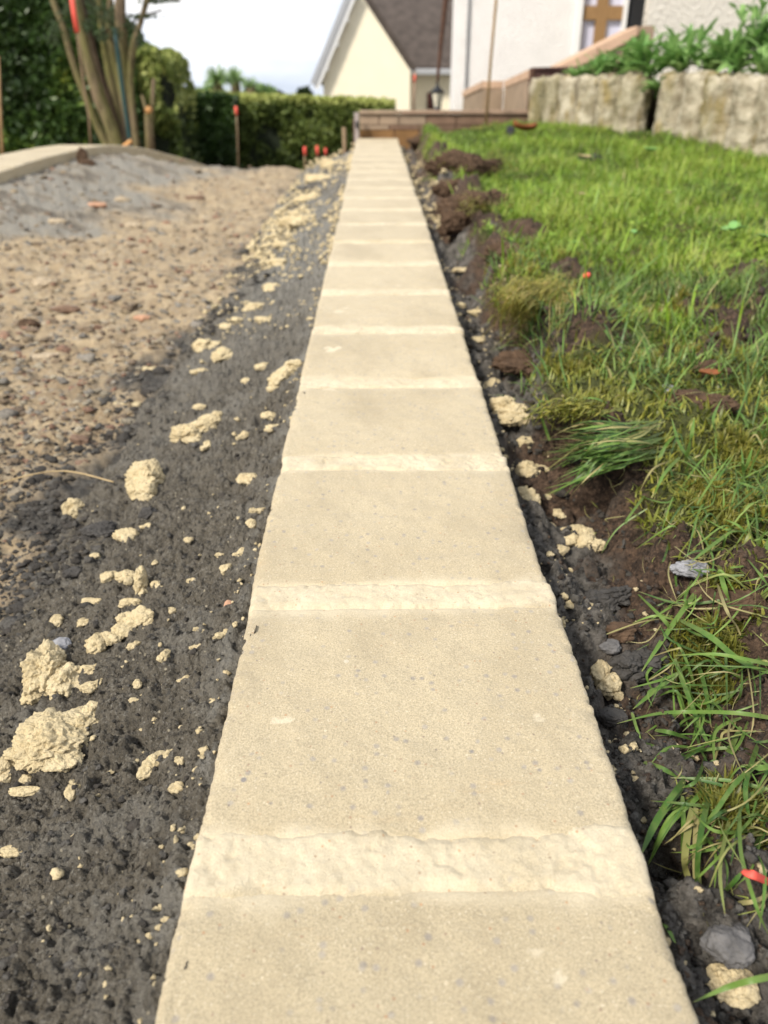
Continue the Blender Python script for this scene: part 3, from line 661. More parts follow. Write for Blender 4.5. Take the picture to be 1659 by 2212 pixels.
clod('cream bead in front of the long craggy slab', [(449, 960, 20, 18), (434, 972, 16, 12)], group=G)
clod('slim pale diagonal sliver right of the long craggy slab', [(524, 944, 26, 12, 35), (540, 928, 20, 12, 30)], group=G)
clod('small cream crumb above the slim pale sliver', [(579, 898, 26, 18)], group=G)
clod('curled cream flake touching the kerb beside the slim sliver', [(588, 926, 28, 12), (594, 934, 28, 16)], group=G)
clod('diagonal cream smear clinging to the kerb side behind the curled flake', [(600, 826, 36, 34), (622, 802, 44, 34, 25), (648, 778, 36, 28), (590, 842, 22, 18)], group=G)
clod('bulky cream clod left in the line of clods halfway up', [(440, 748, 38, 32), (462, 744, 26, 22), (432, 762, 18, 14)], group=G)
clod('bulky cream clod right in the line of clods halfway up', [(482, 768, 42, 30), (498, 760, 20, 18), (468, 780, 16, 12)], group=G)
clod('small round cream clod right of the two bulky clods', [(567, 792, 28, 18)], group=G)
clod('pair of cream crumbs in front of the two bulky clods', [(436, 802, 22, 14), (420, 806, 18, 12)], group=G)
clod('cream crumb between the round clod and the kerb smear', [(534, 823, 24, 12)], group=G)
clod('flat tan flake on gravel left of the crumb pair', [(323, 797, 26, 8)], group=G)
clod('wide flat dusty flake on gravel above the long craggy slab', [(262, 872, 34, 12), (286, 874, 30, 12), (308, 862, 22, 10)], group=G, flat=.4)
far_pts = [('pale clod heap highest on the far bank beside the kerb end', [(716, 352, 36, 18), (700, 362, 30, 16)]), ('long pale clod heap just before the far crest', [(690, 384, 52, 22), (672, 392, 40, 18)]), ('pale clod heap second nearest to the crest', [(664, 426, 44, 20), (648, 434, 40, 18), (684, 420, 26, 14)]),
    ('largest pale clod heap on the far bank', [(632, 478, 56, 30), (658, 470, 46, 28), (644, 500, 50, 24), (618, 494, 30, 20), (676, 486, 30, 18)]), ('small pale clod left of the dark streak on the far bank', [(608, 528, 34, 18), (624, 540, 26, 14)]), ('irregular pale clod row below the largest far heap', [(600, 566, 42, 24), (618, 580, 34, 18), (586, 588, 26, 14)]),
    ('low pale clod pair midway down the far bank', [(590, 618, 34, 18), (576, 632, 30, 16)]), ('oval pale clod above the line of bulky clods', [(552, 660, 40, 22), (534, 670, 28, 16)]), ('pale clod resting on the bank right of the oval one', [(572, 690, 30, 20)]), ('tan clod left of the oval pale clod', [(488, 704, 28, 18), (500, 714, 18, 12)]), ('pale clod between the oval clod and the two bulky clods', [(512, 690, 24, 16)])]
for lb_, bl_ in far_pts: clod(lb_, bl_, group=G, flat=.6)
G2 = 'cream mortar lumps in the trench right of the kerb'
clod('craggy cream lump cluster beside a dark gap, biggest in the trench', [(1090, 880, 48, 40), (1116, 890, 44, 42), (1100, 908, 50, 34), (1072, 868, 30, 30), (1134, 906, 30, 30)], zsoil, group=G2)
clod('rounded cream lump just behind the biggest trench cluster', [(1062, 832, 38, 30), (1050, 846, 26, 22)], zsoil, group=G2)
clod('cream lump in front of the biggest trench cluster', [(1136, 958, 34, 28), (1124, 948, 18, 18)], zsoil, group=G2)
clod('rough cream lump pile hugging the kerb, middle of the trench', [(1140, 1016, 44, 38), (1164, 1028, 42, 38), (1132, 994, 26, 22), (1150, 1046, 36, 24)], zsoil, group=G2)
clod('second rough cream pile hugging the kerb just nearer', [(1134, 1070, 40, 34), (1150, 1086, 40, 32), (1140, 1100, 30, 24)], zsoil, group=G2)
clod('small cream bead right of the second rough pile', [(1183, 1073, 15, 12)], zsoil, group=G2)
clod('small cream crumb cluster between the piles and the broad grainy cluster', [(1206, 1108, 24, 18), (1218, 1118, 16, 14)], zsoil, group=G2)
clod('broad grainy cream cluster on dark soil away from the kerb', [(1242, 1150, 44, 36), (1270, 1158, 42, 40), (1256, 1184, 44, 34), (1226, 1160, 26, 24), (1288, 1178, 28, 30)], zsoil, group=G2)
clod('oblong cream bead between the broad cluster and kerb', [(1212, 1187, 28, 22)], zsoil, group=G2)
clod('small cream crumb left of the broad grainy cluster', [(1187, 1140, 20, 20)], zsoil, group=G2)
clod('knobbly cream lump at the kerb corner beside a joint', [(1198, 1234, 28, 26), (1212, 1248, 20, 22)], zsoil, group=G2)
clod('small cream lump touching the kerb below the knobbly one', [(1230, 1306, 24, 17)], zsoil, group=G2)
clod('tiny cream bead above the small lump at the kerb', [(1219, 1289, 16, 13)], zsoil, group=G2)
clod('tall two part cream lump standing alone by the nearest kerb block', [(1294, 1450, 42, 44), (1316, 1490, 44, 44), (1302, 1468, 36, 34), (1334, 1506, 22, 20)], zsoil, group=G2, flat=.95)
clod('knobbly cream lump at bottom right corner under a grass blade', [(1562, 2108, 62, 56), (1602, 2124, 56, 56), (1580, 2146, 60, 46), (1540, 2118, 34, 34)], zsoil, group=G2, flat=.8)
clod('small cream lump beside the kerb near the dark hollow', [(1032, 675, 36, 18)], zsoil, group=G2)
clod('cream bead touching the kerb behind that small lump', [(994, 660, 20, 14)], zsoil, group=G2)
clod('pale flake in the trench below the dark hollow', [(996, 583, 32, 12)], zsoil, group=G2)
clod('pale grey cream crumb behind the rounded trench lump', [(1032, 735, 28, 16)], zsoil, group=G2)
G3 = 'loose lumps of soil and grey mortar right of the kerb'
clod('rounded pale grey lump with a cream bead on top, bottom right', [(1572, 2030, 88, 84)], zsoil, 'stoneg', 'mortar_lump', 'mortar lump', G3, .5)
clod('oval dark grey lump beside the brown clod in the trench', [(1314, 1393, 50, 34)], zsoil, 'stoneg', 'mortar_lump', 'mortar lump', G3, .6)
clod('grey stone like lump just below the tall cream lump', [(1318, 1546, 58, 36)], zsoil, 'stoned', 'mortar_lump', 'mortar lump', G3, .5)
clod('reddish brown soil clod behind the oval grey lump', [(1337, 1363, 54, 34), (1350, 1374, 30, 26)], zsoil, 'clodb', 'soil_clod', 'soil clod', G3)
clod('bluish grey lump on soil near the right edge', [(1487, 1228, 62, 40), (1508, 1236, 34, 26)], zsoil, 'stonep', 'mortar_lump', 'mortar lump', G3, .8)
clod('bluish grey lump on dark soil below the lawn', [(1440, 844, 26, 24), (1452, 856, 26, 20)], zsoil, 'stonep', 'mortar_lump', 'mortar lump', G3)
clod('long ridge of dark grey crumbled mortar beside the grass', [(1290, 1292, 56, 40), (1330, 1282, 60, 40), (1372, 1272, 50, 36), (1306, 1316, 50, 40)], zsoil, 'stoned', 'mortar_lump', 'mortar lump', G3, 1.2)
clod('dark grey crumbled lump below the hollow by long grass', [(1390, 1418, 70, 44), (1346, 1432, 56, 50), (1370, 1455, 50, 40)], zsoil, 'stoned', 'mortar_lump', 'mortar lump', G3, 1.2)
clod('brown crumbly soil clod under the lawn edge at right', [(1530, 1290, 90, 60), (1590, 1310, 90, 70)], zsoil, 'clodb', 'soil_clod', 'soil clod', G3, 1.2)
clod('wide brown soil clod among moss below the lawn', [(1500, 866, 90, 48), (1560, 880, 70, 50)], zsoil, 'clodb', 'soil_clod', 'soil clod', G3, 1.3)
clod('tan crumbly soil clod with stubble, right of centre lawn', [(1530, 802, 66, 36)], zsoil, 'clodb', 'soil_clod', 'soil clod', G3, 1.2)
G4 = 'stones lying in the gravel'
clod('pinkish pebble near the kerb on the grey bank', [(495, 1306, 19, 20)], zleft, 'stoner', 'pebble', 'pebble', G4, .4)
clod('long flat tan stone on the gravel at left', [(100, 768, 58, 22)], zleft, 'stonet', 'stone', 'stone', G4, .5, .5)
clod('small orange brown pebble touching the long flat stone', [(140, 758, 20, 14)], zleft, 'stoner', 'pebble', 'pebble', G4, .4)
clod('dark purple brown stone in the gravel at left', [(146, 668, 48, 18)], zleft, 'stoneb', 'stone', 'stone', G4, .6)
clod('dark brown lump of earth at left of the gravel', [(64, 700, 38, 26)], zleft, 'clodb', 'soil_clod', 'soil clod', G4, .8)
clod('rust coloured stone in the middle of the gravel', [(308, 686, 30, 14)], zleft, 'stoner', 'stone', 'stone', G4, .5)
clod('greyish tan stone with a shaded side on upper left gravel', [(98, 612, 46, 24)], zleft, 'stonet', 'stone', 'stone', G4, .6)
clod('whitish stone on upper left gravel below the mound', [(124, 480, 36, 15)], zleft, 'stonet', 'stone', 'stone', G4, .5)
clod('small pale round stone near the top of the gravel', [(266, 432, 26, 15)], zleft, 'stonet', 'stone', 'stone', G4, .4)
clod('pale stone in upper middle gravel', [(288, 488, 30, 16)], zleft, 'stonet', 'stone', 'stone', G4, .5)
clod('orange tan stone below the grey mound', [(208, 444, 40, 14)], zleft, 'stoner', 'stone', 'stone', G4, .5)
clod('brown lump beside the pale stone in upper middle gravel', [(420, 428, 34, 12)], zleft, 'stoneb', 'stone', 'stone', G4, .6)
clod('dark grey lump in the crumbly gravel at left', [(160, 1236, 34, 26)], zleft, 'stoned', 'mortar_lump', 'mortar lump', G4, .8)
clod('large dark grey lump in shadow below the lone upright clod', [(214, 1150, 66, 44)], zleft, 'stoned', 'mortar_lump', 'mortar lump', G4, 1.0)
clod('dark grey lump left of the tall stacked clod foot', [(320, 1108, 34, 26)], zleft, 'stoned', 'mortar_lump', 'mortar lump', G4, .8)
clod('brown stone in the gravel above the dark crumbs', [(178, 1002, 30, 20)], zleft, 'stoneb', 'stone', 'stone', G4, .6)
clod('olive brown stone on gravel above the wide dusty flake', [(172, 950, 36, 24)], zleft, 'stoneb', 'stone', 'stone', G4, .6)
clod('pale grey flat stone in the dark crumbs left of the big clods', [(134, 1388, 36, 32)], zleft, 'stonep', 'stone', 'stone', G4, .5, .5)
q_ = P(180, 338, 3.18); arr = [lump_arr(5, (0, 0, -.012), (.018, .016, .030), 881), lump_arr(5, (.014, -.012, -.030), (.024, .018, .020), 882), lump_arr(4, (-.012, -.006, -.034), (.016, .014, .016), 883)]
V, Fc, _ = join(arr); o = link('soil_clod', mnp('clod', V, Fc), MT['clodb']); o.location = q_; thing(o, 'dark earth clump on the notch of the curved kerb', 'soil clod', G4)

# ------------------------------------------------------------------ scattered crumbs and gravel (nobody could count them)
def scatter(name, pos, rad, mat, cols=None, level=1, squash=(.55, .9), nvar=14, seed=0, bump=.35, gran=.25):
    rg = np.random.default_rng(seed); v0, f0 = ico(level); vars_ = []
    for k in range(nvar):
        kk = 1+bump*fbm(v0[:, 0]*1.4+k*9, v0[:, 1]*1.4, v0[:, 2]*1.4, s=k, o=3)+gran*(.5-wor(v0[:, 0]*1.9+k*5, v0[:, 1]*1.9, v0[:, 2]*1.9, s=k)); vars_.append(v0*kk[:, None])
    vars_ = np.array(vars_); n = len(pos); vi = rg.integers(0, nvar, n); V = vars_[vi]
    sc = np.stack([rg.uniform(.75, 1.3, n), rg.uniform(.75, 1.3, n), rg.uniform(*squash, n)], -1)*rad[:, None]
    V = V*sc[:, None, :]; a = rg.uniform(0, 6.3, n); tl = rg.uniform(-.4, .4, n)
    x = V[..., 0]*np.cos(tl)[:, None]+V[..., 2]*np.sin(tl)[:, None]; z = -V[..., 0]*np.sin(tl)[:, None]+V[..., 2]*np.cos(tl)[:, None]
    ca, sa = np.cos(a)[:, None], np.sin(a)[:, None]
    V = np.stack([x*ca-V[..., 1]*sa, x*sa+V[..., 1]*ca, z], -1)+pos[:, None, :]
    Fc = (f0[None]+(np.arange(n)*len(v0))[:, None, None]).reshape(-1, 3)
    col = None if cols is None else np.repeat(cols, len(v0), 0)
    return link(name, mnp(name, V.reshape(-1, 3), Fc, col=col), MT[mat])
def pick(n, px0, px1, py0, py1, zf, h=-.09, seed=0, sink=.3, power=1.0):
    rg = np.random.default_rng(seed); px = rg.uniform(px0, px1, n); py = py0+(py1-py0)*rg.uniform(0, 1, n)**power
    q = np.array([F(a, b, h)[:2] for a, b in zip(px, py)]); return q, px, py
def place(q, r, zf, sink=.25): z = zf(q[:, 0], q[:, 1]); return np.column_stack([q, z+r*sink])
q, _, _ = pick(9500, -160, 770, 360, 1500, zleft, seed=1)
k = (q[:, 0] < gravel_edge(q[:, 0], q[:, 1])+.05) & (q[:, 1] < 4.15); q = q[k]; rg = np.random.default_rng(2)
r = np.clip(rg.lognormal(-5.45, .42, len(q)), .0018, .014); dk = q[:, 0] > gravel_edge(q[:, 0], q[:, 1])-.03*rg.uniform(0, 2, len(q))
pal = np.array([(.36, .27, .165), (.44, .34, .21), (.30, .22, .14), (.50, .43, .31), (.30, .275, .235), (.25, .18, .12), (.40, .23, .15), (.38, .34, .28)]); dp = np.array([(.05, .046, .040), (.085, .08, .07), (.13, .122, .108), (.06, .052, .043)])
cl = pal[rg.integers(0, 8, len(q))]*rg.uniform(.75, 1.15, (len(q), 1)); cl = np.where(dk[:, None], dp[rg.integers(0, 4, len(q))], cl)
r = r*(.55+.45*sm(.5, 1.3, q[:, 1]))
stuff(scatter('gravel_stones', place(q, r, zleft, -.05), r, 'stones', cl, 2, (.35, .7), 20, seed=3, bump=.5), 'mixed tan and grey gravel strewn over the ground left of the kerb', 'gravel')
q, _, _ = pick(9000, -60, 640, 900, 2300, zleft, seed=5); k = q[:, 0] < KL-.01; q = q[k]
w_ = sm(-.02, .06, -(q[:, 0]-gravel_edge(q[:, 0], q[:, 1])-.06)); k = rg.uniform(0, 1, len(q)) < .12+.88*w_; q = q[k]
r = np.clip(rg.lognormal(-6.35, .5, len(q)), .0008, .0055)*(.55+.45*sm(.35, .9, q[:, 1])); cl = dp[rg.integers(0, 4, len(q))]*rg.uniform(.8, 1.2, (len(q), 1))
stuff(scatter('grey_crumbs', place(q, r, zleft, .1), r, 'stones', cl, 2, seed=6, bump=.6, gran=.6), 'dark grey mortar crumbs at the foot of the bank', 'mortar crumbs')
# cream crumbs, thick along the far bank
d_ = []
rg = np.random.default_rng(11)
def band(n, y0, y1, d0, d1, pw=1.0):
    y = y0+(y1-y0)*rg.uniform(0, 1, n)**pw; return np.column_stack([KL-rg.uniform(d0, d1, n), y])
q = np.concatenate([band(620, .15, 1.4, .0, .24), band(1500, 1.2, 4.1, .02, .24), band(500, 1.7, 2.6, .13, .23), band(900, .12, 4.1, .0, .016)])
clus = fbm(q[:, 0]*9, q[:, 1]*5, s=90, o=3); k = rg.uniform(-.25, .5, len(q)) < clus+.25*(q[:, 1] > 1.6); q = q[k]
r = np.clip(rg.lognormal(-6.6, .5, len(q)), .0005, .004)*(.7+1.9*sm(.7, 2.6, q[:, 1])); 
stuff(scatter('mortar_crumbs', place(q, r, zleft, .3), r, 'cream', None, 2, seed=12, bump=.55, gran=.7), 'small cream mortar crumbs sprinkled along the left side of the kerb', 'mortar crumbs')
q = np.column_stack([KR+rg.uniform(0, 1, 2600)**1.8*.09, .12+4*rg.uniform(0, 1, 2600)**1.3]); k = rg.uniform(-.3, .5, len(q)) < fbm(q[:, 0]*12, q[:, 1]*5, s=91, o=3)+.15; q = q[k]
r = np.clip(rg.lognormal(-6.5, .5, len(q)), .0005, .004)*(.7+1.6*sm(.7, 2.6, q[:, 1]))
stuff(scatter('mortar_crumbs', place(q, r, zsoil, .3), r, 'cream', None, 2, seed=13, bump=.55, gran=.7), 'small cream mortar crumbs in the trench right of the kerb', 'mortar crumbs')
q, _, _ = pick(9500, 1000, 1720, 500, 2300, zsoil, h=-.04, seed=15); k = (q[:, 0] > KR+.004) & (bare(q[:, 0], q[:, 1])+sm(.03, -.03, q[:, 0]-KR-lawn_edge(q[:, 1])) > rg.uniform(0, 1, len(q))); q = q[k]
r = np.clip(rg.lognormal(-6.2, .55, len(q)), .0008, .008)*(.45+.55*sm(.4, 1.1, q[:, 1])); g_ = (q[:, 0]-KR < lawn_edge(q[:, 1])-.01) & (rg.uniform(0, 1, len(q)) < .8)
bp = np.array([(.055, .033, .021), (.10, .062, .038), (.04, .024, .016), (.13, .085, .055)]); cl = np.where(g_[:, None], dp[rg.integers(0, 4, len(q))], bp[rg.integers(0, 4, len(q))])
stuff(scatter('soil_crumbs', place(q, r, zsoil, .2), r, 'stones', cl, 2, seed=16, bump=.7, gran=.8), 'brown soil crumbs along the dug lawn edge', 'soil crumbs')
# ------------------------------------------------------------------ grass, moss
def blades(name, pos, L, W, az, lean, bend, tint, kind, K=3, mat='grass'):
    n = len(pos); t = np.linspace(0, 1, K+1); P_ = np.zeros((n, K+1, 3)); cur = pos.copy(); P_[:, 0] = cur
    dx, dy = np.cos(az), np.sin(az)
    for k in range(K):
        th = lean+bend*(k+.5)/K; st = L/K; cur = cur+np.stack([np.sin(th)*dx*st, np.sin(th)*dy*st, np.cos(th)*st], -1); P_[:, k+1] = cur
    sx, sy = -dy, dx; ww = W[:, None]*np.array([.75, 1, .8, .12] if K == 3 else list(np.interp(t, [0, .3, .7, 1], [.75, 1, .8, .1])))[None, :]/2
    S = np.stack([sx, sy, 0*sx], -1)[:, None, :]*ww[..., None]
    V = np.stack([P_-S, P_+S], 2).reshape(n, -1, 3); m_ = 2*(K+1)
    f1 = np.array([[2*k, 2*k+1, 2*k+3, 2*k+2] for k in range(K)]); Fc = (f1[None]+(np.arange(n)*m_)[:, None, None]).reshape(-1, 4)
    C = np.zeros((n, K+1, 2, 3)); C[..., 0] = tint[:, None, None]; C[..., 1] = t[None, :, None]; C[..., 2] = kind[:, None, None]
    return V.reshape(-1, 3), Fc, C.reshape(-1, 3)
rg = np.random.default_rng(21)
def xmax(y): return np.minimum(900/vrow(y)*.33+.05, 1.42-.30*(y-2.9)/1.3+9*(y < 2.75))
def lawnpts(n, y0, y1, pw=1.0):
    y = y0+(y1-y0)*rg.uniform(0, 1, n)**pw; E = lawn_edge(y)+KR; xm = xmax(y); wmax = 1.35
    x = E-.012+rg.uniform(0, wmax, n); k = x < xm; return x[k], y[k]
out = []
x, y = lawnpts(150000, .95, 4.24); b = bare(x, y); k = rg.uniform(0, 1, len(x)) > b*1.02; x, y = x[k], y[k]; n = len(x)
pos = np.column_stack([x, y, zsoil(x, y)-.003])
pt = fbm(x*5, y*5, s=95, o=4)
tint = np.clip(.50+.42*pt+rg.normal(0, .22, n), 0, .89); dead = rg.uniform(0, 1, n) < .06; tint = np.where(dead, rg.uniform(.9, 1, n), tint)
L_ = rg.uniform(.018, .044, n)*(1+.35*pt); L_ = L_*(.7+.25*sm(1, 2, y))
out.append(blades('g', pos, L_, rg.uniform(.0014, .0030, n), rg.uniform(0, 6.3, n), rg.uniform(.05, 1.1, n), rg.uniform(.0, 1.8, n), tint, 0*x))
x, y = lawnpts(2600, .95, 3.6); k = rg.uniform(0, 1, len(x)) > bare(x, y)*.8; x, y = x[k], y[k]; n = len(x)
pos = np.column_stack([x, y, zsoil(x, y)-.003])
out.append(blades('g', pos, rg.uniform(.045, .085, n), rg.uniform(.0022, .004, n), rg.uniform(0, 6.3, n), rg.uniform(.05, .8, n), rg.uniform(.3, 1.6, n), rg.uniform(.35, .88, n), 0*x))
V, Fc, C = join(out); stuff(link('lawn_grass', mnp('grass', V, Fc, col=C), MT['grass']), 'bright green lawn grass right of the kerb', 'grass')
out = []
y = .42+.90*rg.uniform(0, 1, 9500); x = KR+lawn_edge(y)+rg.uniform(-.005, .45, len(y)); pp = fbm(x*13, y*13, s=96, o=2)
k = (rg.uniform(-.45, .55, len(y)) < pp) & (x < xmax(y)+.05); x, y = x[k], y[k]; n = len(x); pos = np.column_stack([x, y, zsoil(x, y)-.003])
dead = rg.uniform(0, 1, n) < .08; tint = np.where(dead, rg.uniform(.9, 1, n), rg.uniform(.08, .88, n))
out.append(blades('g', pos, rg.uniform(.018, .062, n), rg.uniform(.0012, .0028, n), rg.uniform(0, 6.3, n), rg.uniform(.1, 1.0, n), rg.uniform(.2, 1.7, n), tint, 0*x, 5))
V, Fc, C = join(out); stuff(link('grass_sprigs', mnp('sprigs', V, Fc, col=C), MT['grass_near']), 'sparse grass sprigs on the dug soil by the trench', 'grass')
# moss: short curly shoots
def moss(n, cx, cy, rx, ry, seed, L0=.006, L1=.016, h=0.0, t0=.1, t1=.9):
    g = np.random.default_rng(seed); a = g.uniform(0, 6.3, n); r = np.sqrt(g.uniform(0, 1, n)); x = cx+rx*r*np.cos(a); y = cy+ry*r*np.sin(a)
    k = (fbm(x*22, y*22, s=seed, o=3) > -.35); x, y = x[k], y[k]; n = len(x)
    pos = np.column_stack([x, y, zsoil(x, y)-.002+h*g.uniform(0, 1, n)])
    return blades('m', pos, g.uniform(L0, L1, n), g.uniform(.0011, .0020, n), g.uniform(0, 6.3, n), g.uniform(0, .9, n), g.uniform(-.5, 1.6, n), g.uniform(t0, t1, n), np.ones(n))
out = []
for i, (px, py, w_, hh, n, t0, t1) in enumerate([(1560, 1110, 160, 90, 5200, .2, .8), (1520, 1440, 130, 90, 2600, .0, .5), (1560, 1330, 120, 60, 1200, .1, .6), (1400, 690, 330, 45, 6500, .35, .85), (1500, 760, 260, 40, 4200, .2, .8), (1230, 790, 120, 60, 1300, .1, .7),
        (1600, 980, 120, 60, 1400, .2, .7), (1300, 880, 130, 60, 800, .1, .6), (1130, 650, 100, 40, 2600, .6, 1.), (1260, 655, 120, 30, 2000, .5, 1.), (1100, 420, 240, 30, 4200, .4, .95), (1060, 380, 160, 16, 2400, .5, .95), (1150, 560, 200, 40, 3000, .3, .8), (1620, 2080, 60, 60, 0, 0, 1), (1580, 1760, 120, 90, 1200, .0, .4)]):
    if n == 0: continue
    c_ = ground_hit(px, py, zsoil); s_ = mpp(c_); out.append(moss(n, c_.x, c_.y, w_*s_/2, hh*s_, 300+i, t0=t0, t1=t1))
q, _, _ = pick(22000, 1060, 1800, 330, 1300, zsoil, h=.0, seed=33); x, y = q.T; k = (x-KR > lawn_edge(y)) & (x < xmax(y)) & (y < 4.2) & (rg.uniform(0, 1, len(x)) > bare(x, y)*.8); x, y = x[k], y[k]; n = len(x)
out.append(blades('m', np.column_stack([x, y, zsoil(x, y)-.002]), rg.uniform(.006, .016, n)*(1+.3*y), rg.uniform(.0014, .0024, n)*(1+.2*y), rg.uniform(0, 6.3, n), rg.uniform(0, .9, n), rg.uniform(0, 1.6, n), rg.uniform(.05, .8, n), np.ones(n)*.8))
V, Fc, C = join(out); stuff(link('moss', mnp('moss', V, Fc, col=C), MT['grass']), 'olive and golden moss between the lawn and bare soil', 'moss')

# hanging golden moss tuft at the lawn edge and the flattened grass tuft over the trench
def ribbon(pts, w_, tint, kind=0, n=6, tw=0.0):
    c = spline(pts, n); N = len(c); V, C = [], []
    for i, p in enumerate(c):
        t = (c[min(i+1, N-1)]-c[max(i-1, 0)]).normalized(); view = (Vector((0, 0, 1))*.8+Vector((0, -1, 0))*.6+Vector((tw, 0, 0))).normalized(); s_ = t.cross(view).normalized()
        u = i/(N-1); ww = w_/2*float(np.interp(u, [0, .15, .65, 1], [.6, 1, .85, .08])); q = .18*ww
        V += [p-s_*ww+view*q, p, p+s_*ww+view*q]; C += [(tint, u, kind)]*3
    f = []
    for i in range(N-1): f += [(3*i, 3*i+1, 3*i+4, 3*i+3), (3*i+1, 3*i+2, 3*i+5, 3*i+4)]
    return np.array([v[:] for v in V]), np.array(f), np.array(C, float)
def tuft(label, ribs, name='grass_tuft', cat='grass tuft', mat='grass_near', group=None):
    V, Fc, C = join(ribs); o0 = V[0].copy(); o = link(name, mnp(name, V-o0, Fc, col=C), MT[mat]); o.location = o0; return thing(o, label, cat, group)
def R(pts, w_=.0032, tint=.6, kind=0):           # pts: (x, y, height above the soil)
    out = []
    for px, py, hh in pts:
        g = ground_hit(px, py, zsoil); e_ = zs1(g.x, g.y); k_ = (max(g.z, e_)+hh-g.z)
        out.append(F(px, py, (g.z-SLOPE*g.y)+k_))
    return ribbon(out, w_, tint, kind)
TG = 'long grass tufts hanging over the trench'
tuft('tuft of broad pale green blades fanning left over grey lumps, right edge', [
 R([(1505, 1277, .006), (1449, 1355, .018), (1382, 1457, .008)], .0036, .55), R([(1464, 1380, .002), (1430, 1335, .02), (1363, 1269, .012)], .0034, .62),
 R([(1464, 1337, .01), (1532, 1374, .016), (1599, 1427, .014), (1680, 1462, .004)], .0046, .48), R([(1700, 1446, .004), (1620, 1426, .02), (1543, 1413, .022), (1457, 1416, .012)], .0026, .66),
 R([(1464, 1455, .012), (1412, 1494, .014), (1367, 1532, .006)], .0030, .5), R([(1365, 1539, .006), (1374, 1570, .008), (1386, 1601, .004)], .0022, .75),
 R([(1457, 1423, .012), (1487, 1505, .014), (1520, 1588, .008), (1543, 1618, .003)], .0034, .4), R([(1487, 1381, .004), (1520, 1475, .012), (1536, 1569, .006)], .0034, .25),
 R([(1500, 1480, .01), (1475, 1410, .014), (1440, 1360, .005)], .0022, .5), R([(1480, 1350, .008), (1420, 1330, .016), (1366, 1346, .008)], .0018, .8)], group=TG)
tuft('tuft with one very long blade reaching left almost to the kerb', [
 R([(1700, 1558, .004), (1599, 1541, .02), (1480, 1538, .024), (1412, 1543, .02), (1333, 1563, .008)], .0026, .6), R([(1389, 1603, .003), (1449, 1625, .008), (1505, 1640, .005)], .0024, .45),
 R([(1415, 1577, .005), (1450, 1583, .01), (1500, 1600, .004)], .0028, .4), R([(1479, 1685, .003), (1449, 1723, .012), (1408, 1780, .006)], .0034, .35), R([(1600, 1570, .006), (1554, 1663, .02), (1509, 1719, .016), (1446, 1780, .008)], .0034, .5),
 R([(1562, 1644, .005), (1530, 1715, .014), (1509, 1780, .006)], .0032, .58), R([(1391, 1646, .003), (1430, 1660, .007), (1468, 1682, .003)], .0030, .3), R([(1650, 1640, .004), (1590, 1690, .016), (1540, 1760, .01), (1500, 1800, .003)], .0026, .4),
 R([(1659, 1700, .004), (1560, 1740, .016), (1480, 1735, .01)], .0024, .45), R([(1640, 1600, .004), (1610, 1700, .02), (1625, 1790, .01)], .0028, .3), R([(1700, 1640, .004), (1640, 1660, .02), (1580, 1650, .012)], .003, .5)], group=TG)
tuft('wide flat green blades hanging toward the kerb edge, bottom right', [
 R([(1476, 1693, .006), (1420, 1770, .014), (1384, 1848, .006)], .0042, .38), R([(1510, 1719, .006), (1445, 1781, .016), (1399, 1871, .006)], .0032, .62), R([(1474, 1719, .006), (1476, 1780, .012), (1471, 1840, .004)], .0026, .5)], group=TG)
tuft('bunch of withered brown and dull green blades hanging straight down, bottom right', [
 R([(1494, 1745, .01), (1479, 1848, .018), (1487, 1899, .012), (1528, 1995, .002)], .0038, .93), R([(1543, 1672, .008), (1528, 1732, .02), (1510, 1822, .022), (1507, 1912, .012), (1530, 2002, .002)], .0032, .25),
 R([(1505, 1745, .01), (1500, 1850, .014), (1503, 1960, .004)], .0026, .97), R([(1500, 1740, .01), (1508, 1860, .012), (1520, 1980, .003)], .0018, .92), R([(1598, 1740, .01), (1600, 1840, .03), (1631, 1951, .018), (1660, 2020, .006)], .0022, .6),
 R([(1430, 1990, .002), (1446, 2012, .004), (1461, 2041, .001)], .0018, .55), R([(1560, 1930, .004), (1585, 1905, .008), (1605, 1880, .004)], .0024, .3)], group=TG)
tuft('single thin blade lying across the cream lump at bottom right', [R([(1700, 2104, .02), (1631, 2116, .030), (1567, 2134, .026), (1497, 2165, .008)], .0026, .6)], group=TG)
tuft('blades arching above the moss cushion near the right edge', [
 R([(1468, 988, .01), (1434, 1025, .02), (1412, 1072, .006)], .0030, .6), R([(1599, 1055, .004), (1612, 1010, .03), (1626, 965, .045)], .0036, .6), R([(1599, 1190, .004), (1637, 1235, .02), (1670, 1280, .01)], .0026, .6),
 R([(1592, 1138, .004), (1532, 1183, .022), (1494, 1213, .012)], .0028, .62), R([(1554, 1222, .004), (1562, 1262, .014), (1577, 1300, .006)], .0044, .66), R([(1690, 1080, .004), (1620, 1050, .02), (1570, 1035, .01)], .0028, .45), R([(1640, 1190, .004), (1600, 1140, .02), (1560, 1120, .01)], .0026, .66)], group=TG)
